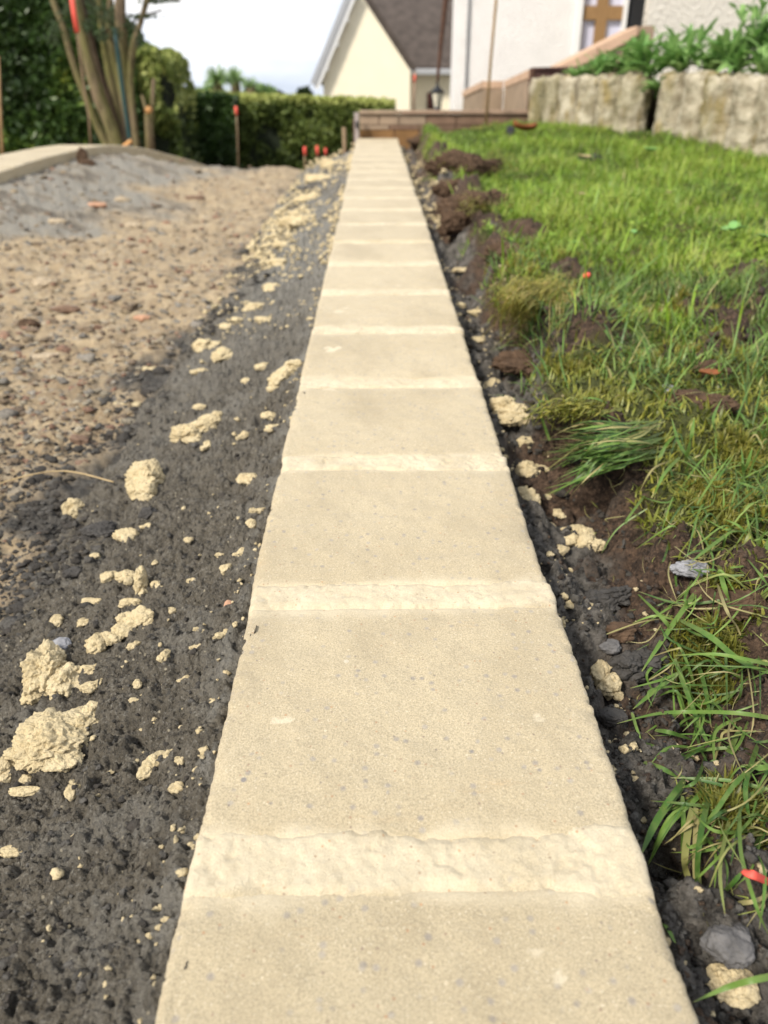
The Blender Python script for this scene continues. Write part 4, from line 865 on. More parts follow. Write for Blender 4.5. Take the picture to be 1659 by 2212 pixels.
for lb_, r__ in zip(['thick pale bleached root lying on brown soil at the right edge', 'bent dry straw stem on dark soil at the right edge', 'straight straw stem beside the red ribbon', 'thin curved straw stem below the moss cushion', 'thin dry stem crossing the reddish brown clod', 'thin dry stem over the dark crumbled lump'], [R([(1550, 1262, .004), (1569, 1318, .012), (1592, 1355, .012), (1603, 1382, .003)], .0026, 1.0), R([(1543, 1644, .004), (1556, 1600, .012), (1570, 1580, .014), (1652, 1580, .012)], .0016, .97),
 R([(1592, 1951, .006), (1631, 1946, .012), (1680, 1922, .01)], .0020, .99), R([(1457, 1180, .01), (1520, 1215, .012), (1600, 1175, .01)], .001, .97), R([(1310, 1370, .006), (1380, 1345, .012), (1440, 1335, .01)], .0010, .96), R([(1400, 1470, .006), (1440, 1445, .01), (1465, 1420, .01)], .0010, .96)]): tuft(lb_, [r__], 'dry_stem', 'dry stem')
rb = []
for k in range(120):
    y0 = random.uniform(905, 985); x0 = random.uniform(1330, 1440); ex = random.uniform(1165, 1260); ey = y0+random.gauss(28, 38)+(x0-ex)*.08
    rb.append(R([(x0, y0, .006), ((x0+ex)/2+random.uniform(-30, 40), (y0+ey)/2-random.uniform(-22, 26), random.uniform(.012, .03)), (ex, ey, random.uniform(.002, .02))], random.uniform(.0012, .0024), random.choice([.0, .1, .2, .3, .4, .5, .6, .7, .93, .97])))
tuft('flattened grass tuft combed left over the trench below the dark soil', rb, group=TG)
tuft('long dark blades crossing the bare soil at the lawn edge', [R([(1412, 840, .004), (1359, 788, .02), (1300, 705, .03), (1255, 648, .02)], .0042, .35), R([(1386, 931, .006), (1345, 948, .02), (1305, 970, .01)], .0032, .6), R([(1187, 952, .006), (1176, 920, .016), (1164, 884, .02)], .0032, .5),
 R([(1359, 803, .01), (1369, 830, .014), (1342, 862, .006)], .0042, .68), R([(1420, 1000, .004), (1440, 960, .02), (1475, 925, .03)], .0032, .5), R([(1480, 1000, .004), (1492, 950, .03), (1500, 900, .04)], .0040, .55), R([(1510, 1010, .004), (1470, 965, .02), (1450, 900, .03)], .0034, .4),
 R([(1330, 880, .004), (1280, 860, .02), (1225, 868, .01)], .0024, .6), R([(1300, 650, .004), (1390, 580, .04), (1440, 540, .055)], .003, .66), R([(1205, 740, .004), (1215, 800, .012), (1232, 850, .006)], .0024, .45), R([(1560, 960, .004), (1540, 910, .03), (1560, 860, .04)], .003, .5)], group=TG)
rb = []
for k in range(900):
    a = random.random(); px = 1225-random.uniform(0, 110)+random.gauss(0, 12); py = 615+random.uniform(-20, 80)*a+random.gauss(0, 8); ll = random.uniform(.25, 1)
    px += random.gauss(0, 14)
    rb.append(R([(px, py, .012+.02*random.random()), (px-26*ll+random.gauss(0, 16), py+22*ll+random.gauss(0, 10), .014+.026*random.random()), (px-random.uniform(20, 70)*ll+random.gauss(0, 18), py+random.uniform(25, 115)*ll, .002+.02*random.random())], random.uniform(.0007, .0013), random.uniform(.4, 1.0), .95))
tuft('golden brown moss beard hanging over the trench at the lawn edge', rb, 'moss_beard', 'moss', 'grass')
rb = []
for k in range(260):
    px = 1035+random.gauss(0, 26); py = 262+random.gauss(0, 9); rb.append(R([(px, py, .02), (px+random.gauss(0, 10), py-8, .05), (px+random.gauss(0, 20), py+random.uniform(-10, 10), .05)], .004, random.uniform(.3, 1), .8))
tuft('mossy turf sod heaped against the low wall', rb, 'turf_sod', 'turf sod', 'grass')
clod('dark earth side of the sod against the low wall', [(1052, 258, 36, 34), (1036, 262, 34, 26)], zsoil, 'clodb', 'soil_clod', 'soil clod', None, 1.0, .9)
clod('dark soil heap where kerb meets the low wall', [(912, 306, 50, 22), (890, 318, 34, 16)], zsoil, 'clodb', 'soil_clod', 'soil clod', None, 1.2, .8)
clod('dark ridge of dug soil along the far lawn edge', [(985, 366, 100, 40), (1050, 362, 90, 36), (1110, 368, 80, 30), (940, 372, 56, 34)], zsoil, 'clodb', 'soil_clod', 'soil clod', None, 1.2, 1.1)
clod('dark undercut soil clod beside the hollow at the lawn edge', [(1012, 462, 110, 66), (1066, 452, 90, 56), (980, 490, 56, 54), (1040, 500, 70, 44)], zsoil, 'clodb', 'soil_clod', 'soil clod', None, 1.2, .95)
clod('crumbly brown clod between the two dark lawn edge ridges', [(980, 412, 70, 40), (1024, 418, 60, 34)], zsoil, 'clodb', 'soil_clod', 'soil clod', None, 1.2, .9)
clod('brown clod under the lawn edge just behind the golden moss', [(1078, 548, 70, 46), (1110, 560, 56, 40)], zsoil, 'clodb', 'soil_clod', 'soil clod', None, 1.2, .8)
clod('dark earth clod in shadow under the golden moss beard', [(1120, 780, 80, 70), (1150, 820, 70, 50)], zsoil, 'clodb', 'soil_clod', 'soil clod', None, 1.2, .6)

# thick tangle of the near right edge: many thin blades, fibres and dead straw
g5 = random.Random(99); rb = []
for k in range(300):
    py = 960+860*g5.random(); xl = np.interp(py, [960, 1250, 1500, 1800, 2150], [1330, 1440, 1440, 1500, 1590]); px = g5.uniform(xl, 1760); L0 = g5.uniform(50, 230)*np.interp(py, [960, 1500, 2000], [.6, 1, 1.1]); a = g5.gauss(2.5, .9); h0 = g5.uniform(.004, .022)
    dx, dy = math.cos(a)*L0, math.sin(a)*L0*.9; bx, by = g5.gauss(0, 22), g5.gauss(0, 22)-10
    t = g5.random(); tint = g5.uniform(.0, .8) if t < .74 else g5.uniform(.9, 1); wd_ = g5.uniform(.0008, .0022) if t < .78 else g5.uniform(.0005, .0014)
    if px+dx < xl-90: continue
    rb.append(R([(px, py, .001), (px+dx*.5+bx, py+dy*.5+by, h0), (px+dx, py+dy, h0*g5.uniform(.1, .9))], wd_, tint))
V, Fc, C = join(rb); stuff(link('grass_tangle', mnp('tangle', V, Fc, col=C), MT['grass_near']), 'tangled thin grass and dead straw over the nearest dug soil', 'grass')
rb = []
for k in range(170):
    px, py = g5.uniform(1120, 1700), g5.uniform(700, 2100)
    if px < np.interp(py, [700, 1000, 1500, 2100], [1080, 1230, 1360, 1520]): continue
    L0 = g5.uniform(15, 70); a = g5.uniform(0, 6.3); rb.append(R([(px, py, .002), (px+math.cos(a)*L0*.5+g5.gauss(0, 8), py+math.sin(a)*L0*.4, .006), (px+math.cos(a)*L0, py+math.sin(a)*L0*.8, .002)], g5.uniform(.0003, .0008), g5.uniform(.9, 1)))
V, Fc, C = join(rb); stuff(link('root_fibres', mnp('fibres', V, Fc, col=C), MT['grass']), 'fine pale root fibres on the dug soil', 'roots')
# clover and other small leaves among the grass
y = .95+3.2*rg.uniform(0, 1, 9000); x = KR+lawn_edge(y)+rg.uniform(0, 1.2, 9000); k = (x < xmax(y)) & (fbm(x*4, y*4, s=97, o=2) > .0) & (rg.uniform(0, 1, 9000) > bare(x, y)); x, y = x[k], y[k]; n = len(x); c = np.column_stack([x, y, zsoil(x, y)+rg.uniform(.008, .026, n)])
az_ = rg.uniform(0, 6.3, n); tl_ = rg.uniform(-.5, .5, n); a_ = np.stack([np.cos(az_)*np.cos(tl_), np.sin(az_)*np.cos(tl_), np.sin(tl_)], -1); b_ = np.stack([-np.sin(az_), np.cos(az_), rg.uniform(-.4, .4, n)], -1); s_ = rg.uniform(.003, .007, n)[:, None]
V = np.stack([c-a_*s_, c-a_*s_*.2-b_*s_*.8, c+a_*s_*.9, c-a_*s_*.2+b_*s_*.8], 1).reshape(-1, 3); C = np.repeat(np.column_stack([rg.uniform(.2, .86, n), np.full(n, .5), np.zeros(n)]), 4, 0)
stuff(link('clover', mnp('clover', V, np.arange(4*n).reshape(-1, 4), col=C), MT['grass']), 'small clover leaves in the lawn', 'clover')

# small single things on the lawn
def flatleaf(name, label, cat, px, py, w_, mat, zf=zsoil, up_=.012, cup=.25, ang=.3):
    g = ground_hit(px, py, zf); s_ = mpp(g)*w_; z0 = float(zf(np.array([g.x]), np.array([g.y]))[0])+up_; n = 9; V = []
    for i in range(n):
        u = i/(n-1); hw = .28*math.sin(math.pi*min(1, u*.98+.01))**.7
        for v in (-1, -.5, 0, .5, 1): V.append(((u-.5)*s_, v*hw*s_, cup*s_*(abs(v)*.4+(u-.5)**2)))
    me = mnp(name, np.array(V), grid_faces(n, 5)); o = link(name, me, MT[mat]); o.location = (g.x, g.y, z0); o.rotation_euler = (.1, .1, ang)
    sm_ = o.modifiers.new('s', 'SOLIDIFY'); sm_.thickness = .0006; return thing(o, label, cat)
flatleaf('dead_leaf', 'rusty brown dead leaf on the far lawn', 'leaf', 1130, 306, 56, 'deadleaf', up_=.04, cup=.5)
flatleaf('dead_leaf', 'pale tan dry leaf on the lawn below the dark hole', 'leaf', 1258, 376, 32, 'paleleaf', up_=.035)
flatleaf('dead_leaf', 'small whitish dry leaf on the lawn left of the dark hole', 'leaf', 1192, 362, 16, 'paleleaf', up_=.035)
flatleaf('dead_leaf', 'greyish pink dry leaf in the lawn near the log border', 'leaf', 1440, 452, 22, 'paleleaf', up_=.035, ang=1.4)
flatleaf('dead_leaf', 'small orange brown leaf scrap standing in the middle lawn', 'leaf', 1252, 456, 18, 'paleleaf', up_=.035)
flatleaf('dead_leaf', 'brown bark like leaf lying on bare soil right of the lawn edge', 'leaf', 1526, 838, 56, 'deadleaf', up_=.012)
clod('black clump of earth on the bright far lawn', [(1276, 352, 50, 20), (1240, 344, 26, 14)], zsoil, 'black', 'soil_clod', 'soil clod', None, 1, 1.2)
clod('tiny black clump on the far lawn near the sod', [(1102, 290, 16, 22)], zsoil, 'black', 'soil_clod', 'soil clod', None, 1, 1.2)
g = ground_hit(1265, 626, zsoil); arr = []
for k in range(26):
    t, r_ = random.uniform(0, 6.3), random.uniform(0, .006); v, f = lump_arr(2, (g.x+r_*math.cos(t), g.y+r_*math.sin(t), g.z+.022+random.uniform(-.002, .003)), (.0026, .0026, .002), 900+k, .4); arr.append((v, f))
V, Fc, _ = join(arr); thing(link('red_fluff', mnp('fluff', V, Fc), MT['red']), 'small red scrap of fluff beside the golden moss', 'scrap')
rbn = [R([(1603, 1880, .018), (1631, 1891, .022), (1665, 1906, .02), (1700, 1915, .012)], .0036, .5)]; rbn[0][0][:] = rbn[0][0]
V, Fc, C = join(rbn); o = link('red_ribbon', mnp('ribbon', V, Fc), MT['red']); o.modifiers.new('s', 'SOLIDIFY').thickness = .001; thing(o, 'bright red plastic ribbon end at the lower right edge', 'ribbon')
st = [ground_hit(a, b, zleft)+Vector((0, 0, c)) for a, b, c in ((-60, 1085, .010), (60, 1057, .016), (150, 1046, .016), (248, 1056, .008))]
thing(link('twig', tube(spline(st, 8), .0008, 6), MT['straw']), 'thin pale twig curving over gravel at the left edge', 'twig')
# broad leaved weeds in the lawn
mw = M('weed_leaf', .4, .4); mw.col(mw.mix(mw.noise(80, 3), (.12, .28, .06), (.20, .38, .11))); MT['weed'] = mw.m
def leafmesh(Lf=1.0, wr=.28, droop=.5, lob=0, K=8):
    V = []
    for i in range(K+1):
        u = i/K; wv = wr*math.sin(math.pi*(u*.93+.035))**.8*(1+.0*u)*(1+lob*.35*math.sin(u*28)); z = .25*math.sin(u*1.5)-droop*u*u*.6; x = u
        V += [(x, -wv, z+.06*wr), (x, 0, z-.03), (x, wv, z+.06*wr)]
    return mnp('leaf', np.array(V)*Lf, grid_faces(K+1, 3))
LM = [leafmesh(1, .13, .2), leafmesh(1, .11, .9), leafmesh(1, .15, .55), leafmesh(1, .10, .0)]; WM = [leafmesh(1, .34, .3), leafmesh(1, .30, .6)]; LB = [leafmesh(1, .22, .3, 1), leafmesh(1, .2, .7, 1)]
def weed(px, py, n, size, label):
    g = ground_hit(px, py, zsoil); z0 = float(zsoil(np.array([g.x]), np.array([g.y]))[0]); r_ = root('weed', (g.x, g.y, z0), label, 'weed')
    for k in range(n):
        o = link('leaf', random.choice(WM), MT['weed'], r_); s_ = mpp(g)*size*random.uniform(.5, .8); o.scale = (s_,)*3; o.rotation_euler = (random.uniform(-.3, .3), -random.uniform(.0, .45), k*6.28/n+random.uniform(-.4, .4)); o.location = (0, 0, .028)
def beard(label, px0, py0, n, sx, ln, t0, t1):
    rb = []
    for k in range(n):
        px, py = px0+random.gauss(0, sx), py0+random.gauss(0, sx*.28); ll = random.uniform(.3, 1)*ln
        rb.append(R([(px, py, .01+.02*random.random()), (px-.3*ll+random.gauss(0, 8), py+.15*ll+random.gauss(0, 5), .012+.022*random.random()), (px-.7*ll+random.gauss(0, 10), py+.75*ll*random.random(), .002+.018*random.random())], random.uniform(.0009, .0018), random.uniform(t0, t1), .9))
    tuft(label, rb, 'moss_beard', 'moss', 'grass')
beard('dull green moss fringe over the far dark soil ridge', 1060, 345, 260, 46, 34, .3, .9)
beard('golden green moss fringe above the undercut dark clod', 1070, 432, 260, 40, 46, .4, 1.)
beard('low moss fringe on the lawn edge behind the flattened tuft', 1235, 880, 240, 40, 60, .1, .8)
weed(1645, 548, 5, 60, 'broad leaved weed with round blue green leaves at the right edge of the lawn')
weed(1575, 535, 6, 46, 'broad leaved weed left of the round leaved one in the lawn')
weed(1405, 345, 6, 34, 'pale green weed rosette on the lawn before the log border')
weed(1365, 555, 5, 30, 'small pale weed in the middle of the lawn')
weed(1240, 555, 5, 24, 'tiny weed sprout in the lawn above the golden moss')
# ------------------------------------------------------------------ low block wall behind the kerb
def slab(name, par, mat, x0, x1, y0, y1, Y, th, bev=.003):   # x, y measured at distance Y
    ym = (min(max(y0, 0), 240)+min(max(y1, 0), 240))/2; a = P(x0, y1, Y); b = P(x1, y0, Y); a.x, b.x = P(x0, ym, Y).x, P(x1, ym, Y).x; return child(name, box(min(a.x, b.x), max(a.x, b.x), Y, Y+th, min(a.z, b.z), max(a.z, b.z), bev), MT[mat], par)
WY = 4.275
wr = root('block_wall', P(960, 300, WY), 'low brown block wall with coping across the far end of the kerb', 'wall')
slab('core', wr, 'blockr', 779, 1143, 249, 380, WY+.012, .17)
for a, b in ((776, 866), (868, 962), (964, 1058), (1060, 1147)): slab('coping', wr, 'coping' if a > 850 else 'blockp', a, b, 238.5, 246.5, WY-.012, .21)
for a, b, mt_ in ((777, 818, 'blockp'), (820, 861, 'blockp'), (863, 920, 'blockp'), (922, 985, 'blockr'), (987, 1050, 'blockr'), (1052, 1145, 'blockr')): slab('block', wr, mt_, a, b, 247.5, 270, WY, .012+.16)
for a, b, mt_ in ((777, 840, 'blockp'), (842, 905, 'blockr'), (907, 985, 'blockr'), (987, 1060, 'blockr'), (1062, 1145, 'blockr')): slab('block', wr, mt_, a, b, 271, 280, WY+.003, .16)
for a, b, mt_ in ((777, 852, 'blocko'), (854, 905, 'blocko'), (907, 990, 'blockr'), (992, 1145, 'blockr')): slab('block', wr, mt_, a, b, 281, 350, WY+.006, .16)
pr_ = root('metal_post', P(770, 300, WY-.05), 'thin grey metal post bolted to the left end of the low wall', 'post')
slab('post_shaft', pr_, 'galv', 765, 775, 243, 345, WY-.06, .02, .002); slab('bolt', pr_, 'black', 767.5, 773, 262, 276, WY-.075, .015, .002)
slab('back_plate', pr_, 'rust', 761.5, 764.5, 256, 345, WY-.05, .02, .001)

# receding side parapet + stair parapet
def quadwall(name, par, mat, A, B, topA, topB, bot, th, bev=.004):
    """vertical wall piece from A=(px,Y) to B=(px,Y); tops measured as py at each end"""
    a1, b1 = P(A[0], topA, A[1]), P(B[0], topB, B[1]); d = Vector((b1.x-a1.x, b1.y-a1.y, 0)).normalized(); n = Vector((-d.y, d.x, 0)); n = n if n.y > 0 else -n
    za, zb = (P(A[0], bot[0], A[1]).z, P(B[0], bot[1], B[1]).z)
    p = [Vector((a1.x, a1.y, za)), Vector((a1.x, a1.y, a1.z)), Vector((a1.x, a1.y, za))+n*th, a1+n*th, Vector((b1.x, b1.y, zb)), b1, Vector((b1.x, b1.y, zb))+n*th, b1+n*th]
    return child(name, hexa([p[0], p[1], p[2], p[3], p[4], p[5], p[6], p[7]], bev), MT[mat], par)
sp_ = root('stair_parapet', P(1140, 230, 4.5), 'pinkish brown masonry stair parapet rising from the low wall towards the house door', 'parapet')
quadwall('block', sp_, 'blockp', (1036, 6.4), (1088, 5.2), 212, 192, (262, 268), .12)
quadwall('block', sp_, 'blockp', (1089, 5.17), (1143, 4.5), 191, 171, (268, 275), .12)
quadwall('block', sp_, 'ramp', (1036, 6.4), (1088, 5.2), 196.5, 174.5, (211, 191), .125)
quadwall('block', sp_, 'ramp', (1089, 5.17), (1143, 4.5), 174, 149, (190, 170), .125)
quadwall('side_edge', sp_, 'rust', (1143.5, 4.49), (1149, 4.45), 148, 146, (275, 275), .02)
quadwall('coping', sp_, 'copingd', (1150, 4.45), (1262, 4.45), 145.5, 143, (152, 151), .1)
quadwall('block', sp_, 'copingd', (1150, 4.46), (1262, 4.46), 152.6, 151.5, (195, 200), .09)
quadwall('block', sp_, 'blockr', (1150, 4.47), (1262, 4.47), 196, 200.5, (280, 290), .09)
def slope(a, b, Y, mat, th=.3): return child('sloping_coping', pprism([a, b, (b[0], b[1]+26), (a[0], a[1]+26)], Y, Y+th, .004), MT[mat], sp_)
slope((1205, 142), (1292, 98), 4.85, 'ramp'); slope((1294, 97), (1378, 55), 4.85, 'ramp')
child('block', pprism([(1205, 169), (1292, 125), (1378, 82), (1378, 230), (1205, 230)], 4.87, 5.1, .003), MT['blockp'], sp_)
slab('end_block', sp_, 'blockp', 1379, 1404, 55, 225, 4.83, .32)

# ------------------------------------------------------------------ white house
hs = root('white_house', P(1200, 225, 6.2), 'white roughcast house wall with a paned door, right of the cream house', 'house')
HY = 6.6
slab('wall', hs, 'stuccow', 1009, 1239, -900, 420, HY, .3)
slab('corner_pilaster', hs, 'stuccow', 984, 1007, -900, 420, HY-.03, .36, .006)
slab('corner_shade_line', hs, 'gutter', 1007.6, 1010.5, -900, 420, HY-.02, .02)  # thin grey strip stands in for the shade line beside the pilaster
xh = P(985, 120, HY).x; child('side_wall', hexa([(xx+dxx, yy, z_) for xx, dxx, yy in ((xh, .04, HY+.335), (xh, .30, HY+.335), (xh, 1.9, HY+7), (xh, 2.2, HY+7)) for z_ in (-1, P(0, -900, HY).z)]), MT['stuccow'], hs)
xg = P(1389, 60, 5.6).x; child('side_wall', hexa([(xx, yy, z_) for xx, yy in ((xg+.006, 5.642), (xg+.3, 5.642), (xg*1.30, HY+.5), (xg*1.30+.3, HY+.5)) for z_ in (-1, P(0, -900, HY).z)]), MT['stuccoc'], hs)
wn_ = slab('door', hs, 'frame', 1240, 1252, -300, 420, HY-.015, .1); 
def sub(name, mat, x0, x1, y0, y1, Y, th, bev=.002):
    a = P(x0, y1, Y); b = P(x1, y0, Y); a.x, b.x = P(x0, 60, Y).x, P(x1, 60, Y).x; o = link(name, box(a.x, b.x, Y, Y+th, a.z, b.z, bev), MT[mat], wn_); o.matrix_parent_inverse = Matrix.Identity(4); return o
sub('frame', 'white', 1243, 1256, -300, 420, HY-.03, .1); sub('frame', 'white', 1344, 1352, -300, 420, HY-.03, .1)
for (a, b) in ((1256.5, 1287), (1309, 1343.5)):
    for (c, d) in ((-90, 12.5), (43, 225), (-230, -122)): sub('pane', 'glass', a, b, c, d, HY+.03, .01, 0)
sub('muntin', 'frame', 1285.5, 1309.5, -300, 420, HY, .035)
for c in (-121, 12): sub('muntin', 'frame', 1256.5, 1285.3, c, c+31, HY, .03); sub('muntin', 'frame', 1309.7, 1343.5, c, c+31, HY, .03)
slab('recess_shade_slab', hs, 'black', 1352.5, 1420, -600, 420, HY-.02, .12)  # solid black slab stands in for the darkness of the opening
slab('wall', hs, 'stuccoc', 1389, 2700, -900, 420, 5.6, .04)
slab('lintel_band', hs, 'stuccow', 984, 1389, -960, -301, HY-.06, .02)
rf = child('roof', prism([(P(960, 0, HY).x, 2.98), (P(960, 0, HY).x, 3.06), (8.5, 3.06), (8.5, 2.98)], 5.2, HY+5, .01), MT['gutter'], hs)

# ------------------------------------------------------------------ cream house with dark roof
GY = 14.0
ch = root('cream_house', P(790, 230, GY), 'cream rendered house with steep dark roof and gable facing the garden', 'house')
zb_ = -1.05
def g2(px, py): q = P(px, py, GY); return (q.x, q.z)
apx = g2(769, -26); L0 = g2(697, 152); R0 = g2(886, 152); Lb = (L0[0], zb_); Rb = (R0[0], zb_)
child('gable_wall', prism([Lb, Rb, R0, apx, L0], GY, GY+.3), MT['render'], ch)
ang = Vector((.05, 1, 0)).normalized(); far_ = 3.0                       # the ridge runs back and to the right
def ext(p, t, h=0): return (p[0]+ang.x*t, GY+ang.y*t, p[1]+h)
def quad8(a0, a1, b0, b1, mat, name, bev=.0): return child(name, hexa([a0, a1, b0, b1, *[Vector(v) for v in ()]] if 0 else [], 0) if 0 else None, MT[mat], ch)
ov = 1.0
def roofplane(e, r, mat, nm, t0=-.12, far_=3.0, ex=.22):           # e eaves point (x,z), r ridge point
    d = Vector((r[0]-e[0], 0, r[1]-e[1])).normalized(); n = Vector((-d.z, 0, d.x)); n = n if n.z > 0 else -n; e2 = (e[0]-d.x*ex, e[1]-d.z*ex)
    pts = []
    for t in (t0, far_):
        for q in (e2, r):
            b = Vector(ext(q, t)); pts += [b+n*.02, b+n*.09]
    return child(nm, hexa(pts), MT[mat], ch)
roofplane(R0, apx, 'roof', 'roof', -.03, .12, .04); roofplane(L0, apx, 'roof', 'roof')
def barge(e, r):
    d = Vector((r[0]-e[0], 0, r[1]-e[1])).normalized(); n = Vector((-d.z, 0, d.x)); n = n if n.z > 0 else -n; e2 = (e[0]-d.x*.24, e[1]-d.z*.24); pts = []
    for t in (-.15, -.125):
        for q in (e2, r):
            b = Vector(ext(q, t)); pts += [b+n*.01, b+n*.085]
    return pts
child('bargeboard', hexa(barge(L0, apx)), MT['gutter'], ch)
child('soffit', hexa([Vector((p.x+.05, p.y+.02, p.z-.06)) for p in barge(L0, apx)]), MT['white'], ch)
for u in (.12, .42, .72): 
    q = (L0[0]+(apx[0]-L0[0])*u-.02, L0[1]+(apx[1]-L0[1])*u-.11); child('purlin_end', box(q[0]-.055, q[0]+.055, GY-.12, GY-.002, q[1]-.03, q[1]+.06, .01), MT['white'], ch)
cw = [Vector(ext((R0[0], 0), t)) for t in (0.0, far_)]
def long8(x_off0, x_off1, z0, z1, t0=0.0, t1=far_): 
    out = []
    for t in (t0, t1):
        for xo in (x_off0, x_off1):
            b = Vector(ext((R0[0], 0), t)); out += [Vector((b.x+xo, b.y, z0)), Vector((b.x+xo, b.y, z1))]
    return out
child('side_wall', hexa(long8(-.3, -.002, zb_, R0[1]-.02, .31)), MT['render'], ch)
# the wing seen right of the gable, under the gutter
ze = P(930, 153, GY+.7).z
child('front_wing', box(R0[0]+.003, R0[0]+2.2, GY+.9, GY+1.2, zb_, ze-.01), MT['render'], ch)
child('wing_roof', hexa([Vector((R0[0]+.02, GY+.77, ze-.02)), Vector((R0[0]+.02, GY+.77, ze+.07)), P(716, -80, GY+3.6), P(716, -80, GY+3.6)+Vector((0, 0, .1)), Vector((R0[0]+2.2, GY+.77, ze-.02)), Vector((R0[0]+2.2, GY+.77, ze+.07)), Vector((R0[0]+2.2, GY+3.6, P(716, -80, GY+3.6).z)), Vector((R0[0]+2.2, GY+3.6, P(716, -80, GY+3.6).z+.1))]), MT['roof'], ch)
child('gutter', box(R0[0]-.02, R0[0]+2.2, GY+.66, GY+.76, ze-.06, ze+.03, .02), MT['gutter'], ch)
a = P(922, 236, GY+.88); b = P(937, 200, GY+.88); child('shutter', box(a.x, b.x, GY+.85, GY+.898, a.z, b.z, .01), MT['shutter'], ch)
a = P(938, 234, GY+.88); b = P(951, 203, GY+.88); wd = child('window', box(a.x, b.x, GY+.875, GY+.898, a.z, b.z), MT['white'], ch)
a = P(939.5, 232, GY+.87); b = P(949.5, 205, GY+.87); o = link('pane', box(a.x, b.x, GY+.868, GY+.874, a.z, b.z), MT['glass'], wd)
arr = []
for k in range(26):
    t = random.random(); px = 800+t*170+random.gauss(0, 4); py = -12+abs(random.gauss(0, 1))*9+(8 if 900 < px < 940 else 0)
    Yk = GY+1.3+(P(px, py, GY+2.5).z-R0[1])*.8; q = P(px, py, max(GY-.3, Yk-.35)); v, f = lump_arr(2, q[:], (.12, .10, .07), 700+k, 1.0); arr.append((v, f))

# ------------------------------------------------------------------ lantern on a rod, thin posts and stakes
ln = root('lantern', P(945, 200, 5.0), 'small black carriage lantern hanging from a long rusty rod', 'lantern')
def ring(cx_, zs_rs, Y, seg=6, mat='black', name='cap'):
    V = []; f = []
    for (z, r_) in zs_rs:
        for k in range(seg): t = 2*math.pi*(k+.5)/seg; V.append((cx_+r_*math.cos(t), Y+r_*math.sin(t), z))
    n = len(zs_rs)
    for i in range(n-1):
        for k in range(seg): f.append((i*seg+k, i*seg+(k+1) % seg, (i+1)*seg+(k+1) % seg, (i+1)*seg+k))
    f.append(tuple(range(seg))[::-1]); f.append(tuple((n-1)*seg+k for k in range(seg)))
    me = bpy.data.meshes.new(name); me.from_pydata(V, [], f); me.update(); return child(name, me, MT[mat], ln)
lx = P(944.5, 205, 5.0).x; zz = lambda p: P(944, p, 5.0).z; pu = mpp(P(944, 205, 5.0))
ring(lx, [(zz(201), 15*pu), (zz(198), 17*pu), (zz(191), 9*pu), (zz(186), 4*pu), (zz(182), 2.5*pu), (zz(179), 3.5*pu), (zz(176), 1*pu)], 5.0, 6, 'black', 'cap')
ring(lx, [(zz(231), 7.5*pu), (zz(201.5), 13.5*pu)], 5.0, 6, 'lglass', 'glass_body')
ring(lx, [(zz(240), 5*pu), (zz(236), 8*pu), (zz(232.5), 7*pu)], 5.0, 6, 'black', 'base')
for k in range(6):
    t = 2*math.pi*(k+.5)/6; child('frame_bar', tube([(lx+8*pu*math.cos(t), 5+8*pu*math.sin(t), zz(233)), (lx+14*pu*math.cos(t), 5+14*pu*math.sin(t), zz(201))], .9*pu, 6), MT['black'], ln)
thing(link('hanging_rod', tube([P(964, -160, 5.0), P(963, 0, 5.0), P(953, 90, 5.0), P(946, 165, 5.0), P(944.5, 181, 5.0)], [6.5*pu, 6*pu, 4.6*pu, 3.4*pu, 2.6*pu], 8), MT['rust']), 'long tapering rusty rod above the lantern', 'rod')
def stick(name, label, cat, mat, pts, Y, w_, tape=None, group=None, seg=6):
    q = [P(a, b, Y) for a, b in pts]; s_ = mpp(q[0]); r_ = root(name, q[-1], label, cat, group)
    child('shaft', tube(q, w_/2*s_, seg), MT[mat], r_)
    if tape: t = [P(a, b, Y-.004) for a, b in tape[0]]; child('red_tip', tube(t, tape[1]/2*s_, 8), MT['red'], r_)
    return r_
stick('thin_post', 'slim ochre wooden stick standing before the white house wall', 'stick', 'wood', [(1082, -160), (1072, 0), (1060, 130), (1050, 268)], 4.15, 6.5)
stick('marker_stake', 'pale stake with a red band in front of the cream house', 'stake', 'coping', [(896, 156), (893, 252)], 4.9, 5.0, ([(896.2, 162), (895.4, 178)], 4.5))
SG = 'survey stakes with red tips'
stick('marker_stake', 'tall grey stake with long red tape in front of the leaning trunk', 'stake', 'stake', [(150, -60), (166, 70), (184, 205), (192, 250), (197, 330)], 4.9, 4.5, ([(153, -20), (160, 30), (167, 70)], 11), SG)
stick('marker_stake', 'thin grey stake with a red tag before the clipped hedge', 'stake', 'stake', [(510, 228), (513, 290), (515, 372)], 5.2, 3, ([(509.5, 230), (511, 248)], 6.5), SG)
stick('marker_stake', 'leftmost of the three short red tipped pegs at the hedge foot', 'stake', 'stake', [(658, 318), (659, 380)], 4.9, 4, ([(658, 317), (659, 335)], 6.5), SG)
stick('marker_stake', 'middle one of the three short red tipped pegs at the hedge foot', 'stake', 'stake', [(685, 316), (686, 380)], 4.9, 4, ([(684.5, 315), (686.5, 335)], 6.5), SG)
stick('marker_stake', 'rightmost of the three short red tipped pegs, next to the wooden stake', 'stake', 'stake', [(703, 320), (704, 380)], 4.9, 4, ([(703, 320), (704, 335)], 5.5), SG)
stick('wooden_stake', 'plain brown wooden stake left of the kerb end', 'stake', 'stake', [(743, 275), (748, 400)], 4.5, 9, seg=4)
stick('wooden_stake', 'orange brown stake with whitish top at the far left edge', 'stake', 'wood', [(-4, 120), (2, 270), (8, 400)], 4.2, 7)
stick('fence_post', 'dark teal pole standing among the bare trunks', 'pole', 'teal', [(248, 60), (254, 110), (268, 215), (280, 300), (288, 345)], 5.75, 9.5)

